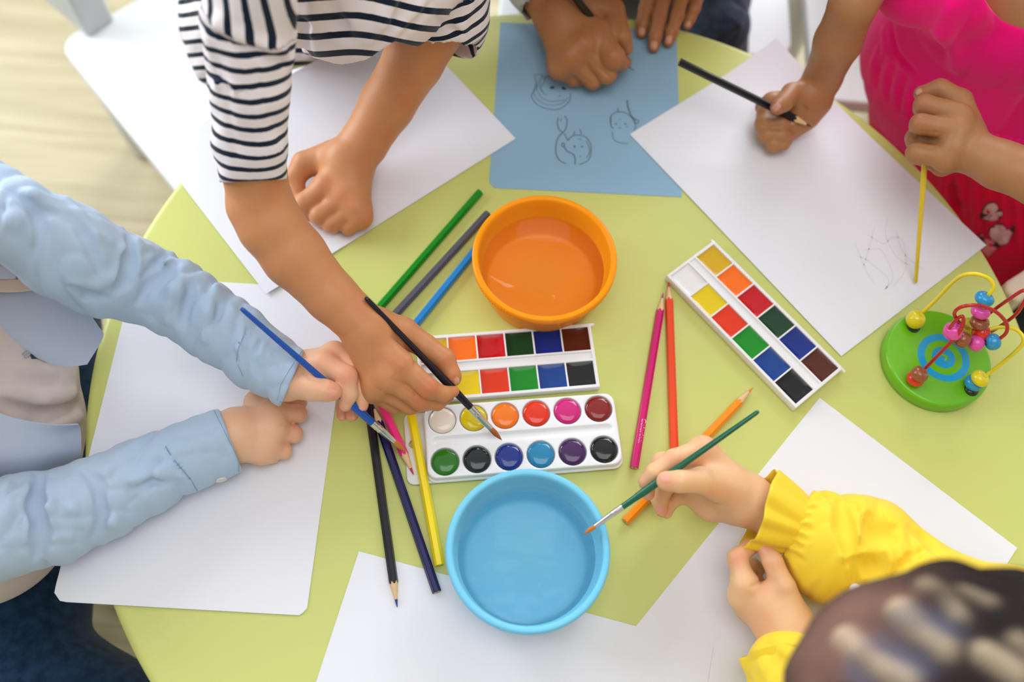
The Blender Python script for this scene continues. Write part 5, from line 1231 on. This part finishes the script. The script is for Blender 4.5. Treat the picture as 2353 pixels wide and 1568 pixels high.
def frill_sleeve():
    s = Fig()
    s.chain([(2560, 1580, 215, 160), (2330, 1440, 100, 135), (2190, 1392, 66, 114), (2080, 1330, 52, 112), (1990, 1268, 42, 124), (1908, 1258, 40, 124), (1862, 1218, 42, 88), (1838, 1208, 44, 68)], k=5)
    s.floor = 1.2
    z7 = lambda L: [(1640 + x / 3.213, 1080 + y / 3.213) for x, y in L]
    s.strokes([(p_, r_ * 1.3, k_ * .5, g_) for p_, r_, k_, g_ in [(z7([(885, 205), (900, 400), (950, 640), (1000, 850)]), 3.5, 4, True), (z7([(940, 230), (960, 420), (1000, 600)]), 6, 9, False), (z7([(1090, 215), (1110, 330), (1090, 480), (1090, 580)]), 4.5, 6, True), (z7([(1100, 590), (1200, 590), (1310, 545)]), 4.5, 6, True), (z7([(1320, 540), (1340, 640), (1290, 760)]), 5, 7, True), (z7([(1180, 350), (1200, 450), (1150, 540)]), 8, 10, False),
               (z7([(1200, 640), (1180, 720), (1200, 800)]), 7, 10, False), (z7([(1000, 690), (1060, 690), (1040, 860)]), 4, 6, False), (z7([(1350, 760), (1450, 650), (1560, 590)]), 3, 4, False), (z7([(1400, 780), (1500, 700), (1660, 620)]), 4, 6, True), (z7([(1480, 440), (1560, 490), (1640, 600)]), 5, 10, False), (z7([(1340, 430), (1300, 500), (1200, 570)]), 4, 8, False)]])
    cE1 = creases(.9, -.35, 26, 4.2, 1.3, 1.1); s.disp = lambda P: cE1(P)
    # gathers fan out from the seam
    for k in range(15):
        t = k / 14; x0, y0 = 1862 - 60 * t, 1142 + 134 * t; dx, dy = (34 + 10 * math.sin(k * 2.1)), (-10 + 34 * t + 6 * math.sin(k))
        s.strokes([([(x0 + 2, y0 + 1), (x0 + dx * .5, y0 + dy * .5), (x0 + dx, y0 + dy)], 1.9, 2.6, k % 2 == 0)])
    s.ext.append(cutplane((1862, 1136), (1797, 1280), 46, (1760, 1180), (1828, 1210), 75))
    return s
s = frill_sleeve(); s.build('yellow_blouse', M_yel, E_, 1.8, smooth_it=2)
def ruffle(path_c, r0, r1, length, lobes, amp, m, par, name, seed=0, ax=None, squash=.62, flare=1.0, zmin=1.5):
    """gathered frill: rings from the seam (r0) to the free edge (r1) around the wrist axis"""
    c0, c1 = path_c; d, u, v = frame(c1 - c0); n = 180; rows = 14; V = []; F = []
    rg = np.random.default_rng(seed); ph = rg.uniform(0, 2 * PI, 4)
    for j in range(rows):
        t = j / (rows - 1); c = c0 + (c1 - c0) * t * length
        for k in range(n):
            th = 2 * PI * k / n
            w = math.sin(lobes * th + ph[0] + 1.2 * math.sin(2 * th + ph[1])) + .45 * math.sin(1.7 * lobes * th + ph[2]) * (1 - t)
            r = r0 + (r1 - r0) * t ** .8 + amp * (.35 + .65 * t) * w
            p = c + u * (r * math.cos(th)) + v * (r * squash * math.sin(th)) + d * (2.5 * t * math.sin(3 * th + ph[3]))
            p[2] = max(p[2], zmin + .3 * math.sin(7 * th)); V.append(p)
    for j in range(rows - 1):
        for k in range(n): F.append((j * n + k, j * n + (k + 1) % n, (j + 1) * n + (k + 1) % n, (j + 1) * n + k))
    return mesh(name, V, F, m, par, mods=[('SOLIDIFY', dict(thickness=.0009, offset=0))])
ruffle((J(1832, 1208, 46), J(1738, 1166, 46)), 24, 35, .95, 10, 2.0, M_yel, E_, 'sleeve_ruffle', 3, squash=.95)
s = Fig(); s.chain([(2330, 1440, 84, 132), (2560, 1600, 215, 150), (2700, 1880, 190, 250)], k=8); s.chain([(2350, 2060, 170, 180), (2700, 1900, 190, 250)], k=8); s.chain([(2700, 1880, 170, 250), (2740, 2050, 0, 250), (2760, 2100, -130, 260)], k=8)
s.disp = creases(.6, .8, 30, 3.0, 1.3, .7); s.build('blouse_body', M_yel, E_, 3.0)
# second sleeve cuff near the lower hand
s = Fig(); s.chain([(2350, 2060, 170, 190), (2020, 1860, 80, 150), (1890, 1690, 48, 130), (1840, 1600, 42, 112), (1812, 1545, 38, 96)], k=6); s.floor = 1.2
s.strokes([([(1720, 1490), (1750, 1530), (1770, 1568)], 4, 6, True), ([(1760, 1480), (1790, 1520), (1800, 1568)], 4, 6, False), ([(1700, 1530), (1720, 1568), (1730, 1590)], 4, 6, False)])
for k in range(8): s.strokes([([(1690 + 22 * k, 1568), (1700 + 20 * k, 1548)], 1.6, 2.5, k % 2 == 0)])
s.build('yellow_blouse', M_yel, E_, 2.0)
ruffle((J(1818, 1580, 36), J(1800, 1490, 34)), 27, 34, .9, 9, 1.8, M_yel, E_, 'sleeve_ruffle', 5, squash=.9)
h = J(1967, 1357, 92)
M_pearl = mat('pearl', (236, 228, 220), rough=.3, coat=.4)
V, F = lathe(h - [0, 0, 5], h + [0, 0, 5], [(5 - 5 * math.cos(a), max(5 * math.sin(a), .05)) for a in np.linspace(0, PI, 14)], 24); o = mesh('pearl_bead', V, F, M_pearl, E_); o['label'] = 'white pearl bead'

# hair
hc = HC_ + [4, -4, 4]
def fh(P, c=None, R=0):
    Q = (P - hc) / np.array([97, 101, 99]); l = np.linalg.norm(Q, axis=1); d = (l - 1) * 98
    d = d + 1.6 * np.sin(Q[:, 0] * 16 + 5 * np.sin(Q[:, 1] * 3.2) + 2 * Q[:, 2]) + .8 * np.sin(Q[:, 1] * 34 + 6 * np.sin(Q[:, 0] * 4))
    for L, r in FLOW:
        for a_, b_2 in zip(L[:-1], L[1:]): d = smin(d, seg_d(P, a_, b_2, r, r), 5)
    d = -smin(-d, np.linalg.norm(P - (hc + fE_ * 92 - uE_ * 26), axis=1) - 74, 8); return np.maximum(d, -(P - (hc - uE_ * 62)) @ uE_)
FLOW = []; fE_, sE_, uE_ = head_axes(lkE)
def hh(px, py):
    d = ray(px, py); o = CAMP - hc; bq = o @ d; cq = o @ o - 99 ** 2; D_ = bq * bq - cq
    if D_ < 0: return None
    return CAMP + d * (-bq - math.sqrt(D_))
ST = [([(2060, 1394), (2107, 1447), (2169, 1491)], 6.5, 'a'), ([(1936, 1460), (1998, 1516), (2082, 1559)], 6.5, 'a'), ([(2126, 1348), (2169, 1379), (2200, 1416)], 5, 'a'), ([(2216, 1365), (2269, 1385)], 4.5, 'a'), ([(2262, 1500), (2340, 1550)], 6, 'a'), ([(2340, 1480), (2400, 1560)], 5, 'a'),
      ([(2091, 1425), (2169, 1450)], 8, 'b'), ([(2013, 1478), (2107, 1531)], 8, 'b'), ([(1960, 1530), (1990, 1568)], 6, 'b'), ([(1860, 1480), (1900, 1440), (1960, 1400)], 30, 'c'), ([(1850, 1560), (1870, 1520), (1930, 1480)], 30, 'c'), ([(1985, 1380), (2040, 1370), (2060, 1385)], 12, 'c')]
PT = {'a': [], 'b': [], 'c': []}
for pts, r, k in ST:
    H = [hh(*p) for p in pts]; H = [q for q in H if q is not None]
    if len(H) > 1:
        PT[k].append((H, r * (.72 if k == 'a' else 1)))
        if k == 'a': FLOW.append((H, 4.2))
V, F = surfnet(fh, hc - 112, hc + 112, 2.6, marg=4)
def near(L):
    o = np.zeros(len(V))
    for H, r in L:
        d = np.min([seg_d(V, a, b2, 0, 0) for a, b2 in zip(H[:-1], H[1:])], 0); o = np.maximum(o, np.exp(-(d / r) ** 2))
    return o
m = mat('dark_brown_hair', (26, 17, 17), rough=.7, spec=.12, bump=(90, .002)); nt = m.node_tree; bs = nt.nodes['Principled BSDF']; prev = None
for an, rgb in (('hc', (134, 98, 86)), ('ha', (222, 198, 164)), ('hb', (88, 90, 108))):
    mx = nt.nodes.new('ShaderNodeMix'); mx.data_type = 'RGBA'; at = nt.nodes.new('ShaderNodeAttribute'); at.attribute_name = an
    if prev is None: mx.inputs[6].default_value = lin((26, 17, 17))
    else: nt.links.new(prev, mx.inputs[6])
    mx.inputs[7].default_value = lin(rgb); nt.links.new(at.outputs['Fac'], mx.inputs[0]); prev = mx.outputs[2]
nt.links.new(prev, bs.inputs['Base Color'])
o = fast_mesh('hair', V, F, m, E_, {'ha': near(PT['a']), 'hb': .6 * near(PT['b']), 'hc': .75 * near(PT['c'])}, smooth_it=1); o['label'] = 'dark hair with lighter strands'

for q in (1, -1):
    for r, off_, m_, n_ in ((10.5, 0, M_eye, 'eye'), (5.2, 6.6, M_iris, 'iris')):
        o = HC_ + [4, -6, 2] + fE_ * (56 + off_) + sE_ * 24 * q + uE_ * 5; V, F = lathe(o - fE_ * r, o + fE_ * r, [(r - r * math.cos(a), max(r * math.sin(a), .05)) for a in np.linspace(0, PI, 12)], 20); mesh(n_, V, F, m_, E_)
# ================================================================== camera and light
cam = bpy.data.cameras.new('camera'); co = bpy.data.objects.new('camera', cam); COL.objects.link(co)
cam.sensor_fit = 'HORIZONTAL'; cam.sensor_width = 36.0; cam.lens = FPX * 36.0 / 2353.0
co.location = (0, 0, HC / 1000 + TZ)
co.rotation_euler = (Matrix.Rotation(TH, 3, 'X') @ Matrix.Rotation(RO, 3, 'Z')).to_euler()
cam.clip_start = .01
cam.dof.use_dof = True; cam.dof.focus_distance = .80; cam.dof.aperture_fstop = 2.8
SC.camera = co
w = bpy.data.worlds.new('World'); SC.world = w; w.use_nodes = True; bg = w.node_tree.nodes['Background']
bg.inputs[0].default_value = (.93, .96, 1.0, 1); bg.inputs[1].default_value = .62
def area(name, loc, target, sx, sy, power, col):
    l = bpy.data.lights.new(name, 'AREA'); l.shape = 'RECTANGLE'; l.size = sx; l.size_y = sy; l.energy = power; l.color = col
    o = bpy.data.objects.new(name, l); COL.objects.link(o); o.location = loc
    o.rotation_euler = (Vector(target) - Vector(loc)).to_track_quat('-Z', 'Y').to_euler(); return o
area('window_daylight', (-2.56, 1.4, 1.70), (-1.2, 1.0, .9), 2.1, 1.5, 90, (.84, .92, 1.0))
area('window_daylight_far', (.8, 2.86, 1.70), (.6, 1.4, .9), 2.1, 1.5, 80, (.88, .94, 1.0))
area('ceiling_lamp', (.2, .0, 2.74), (.2, .0, 0), 1.5, 1.2, 16, (.97, .97, 1.0))
vs = SC.view_settings; vs.view_transform = 'Standard'; vs.look = 'None'; vs.gamma = 1.0; vs.use_curve_mapping = False; vs.exposure = 0.0
SC.cycles.max_bounces = 8; SC.cycles.transparent_max_bounces = 12
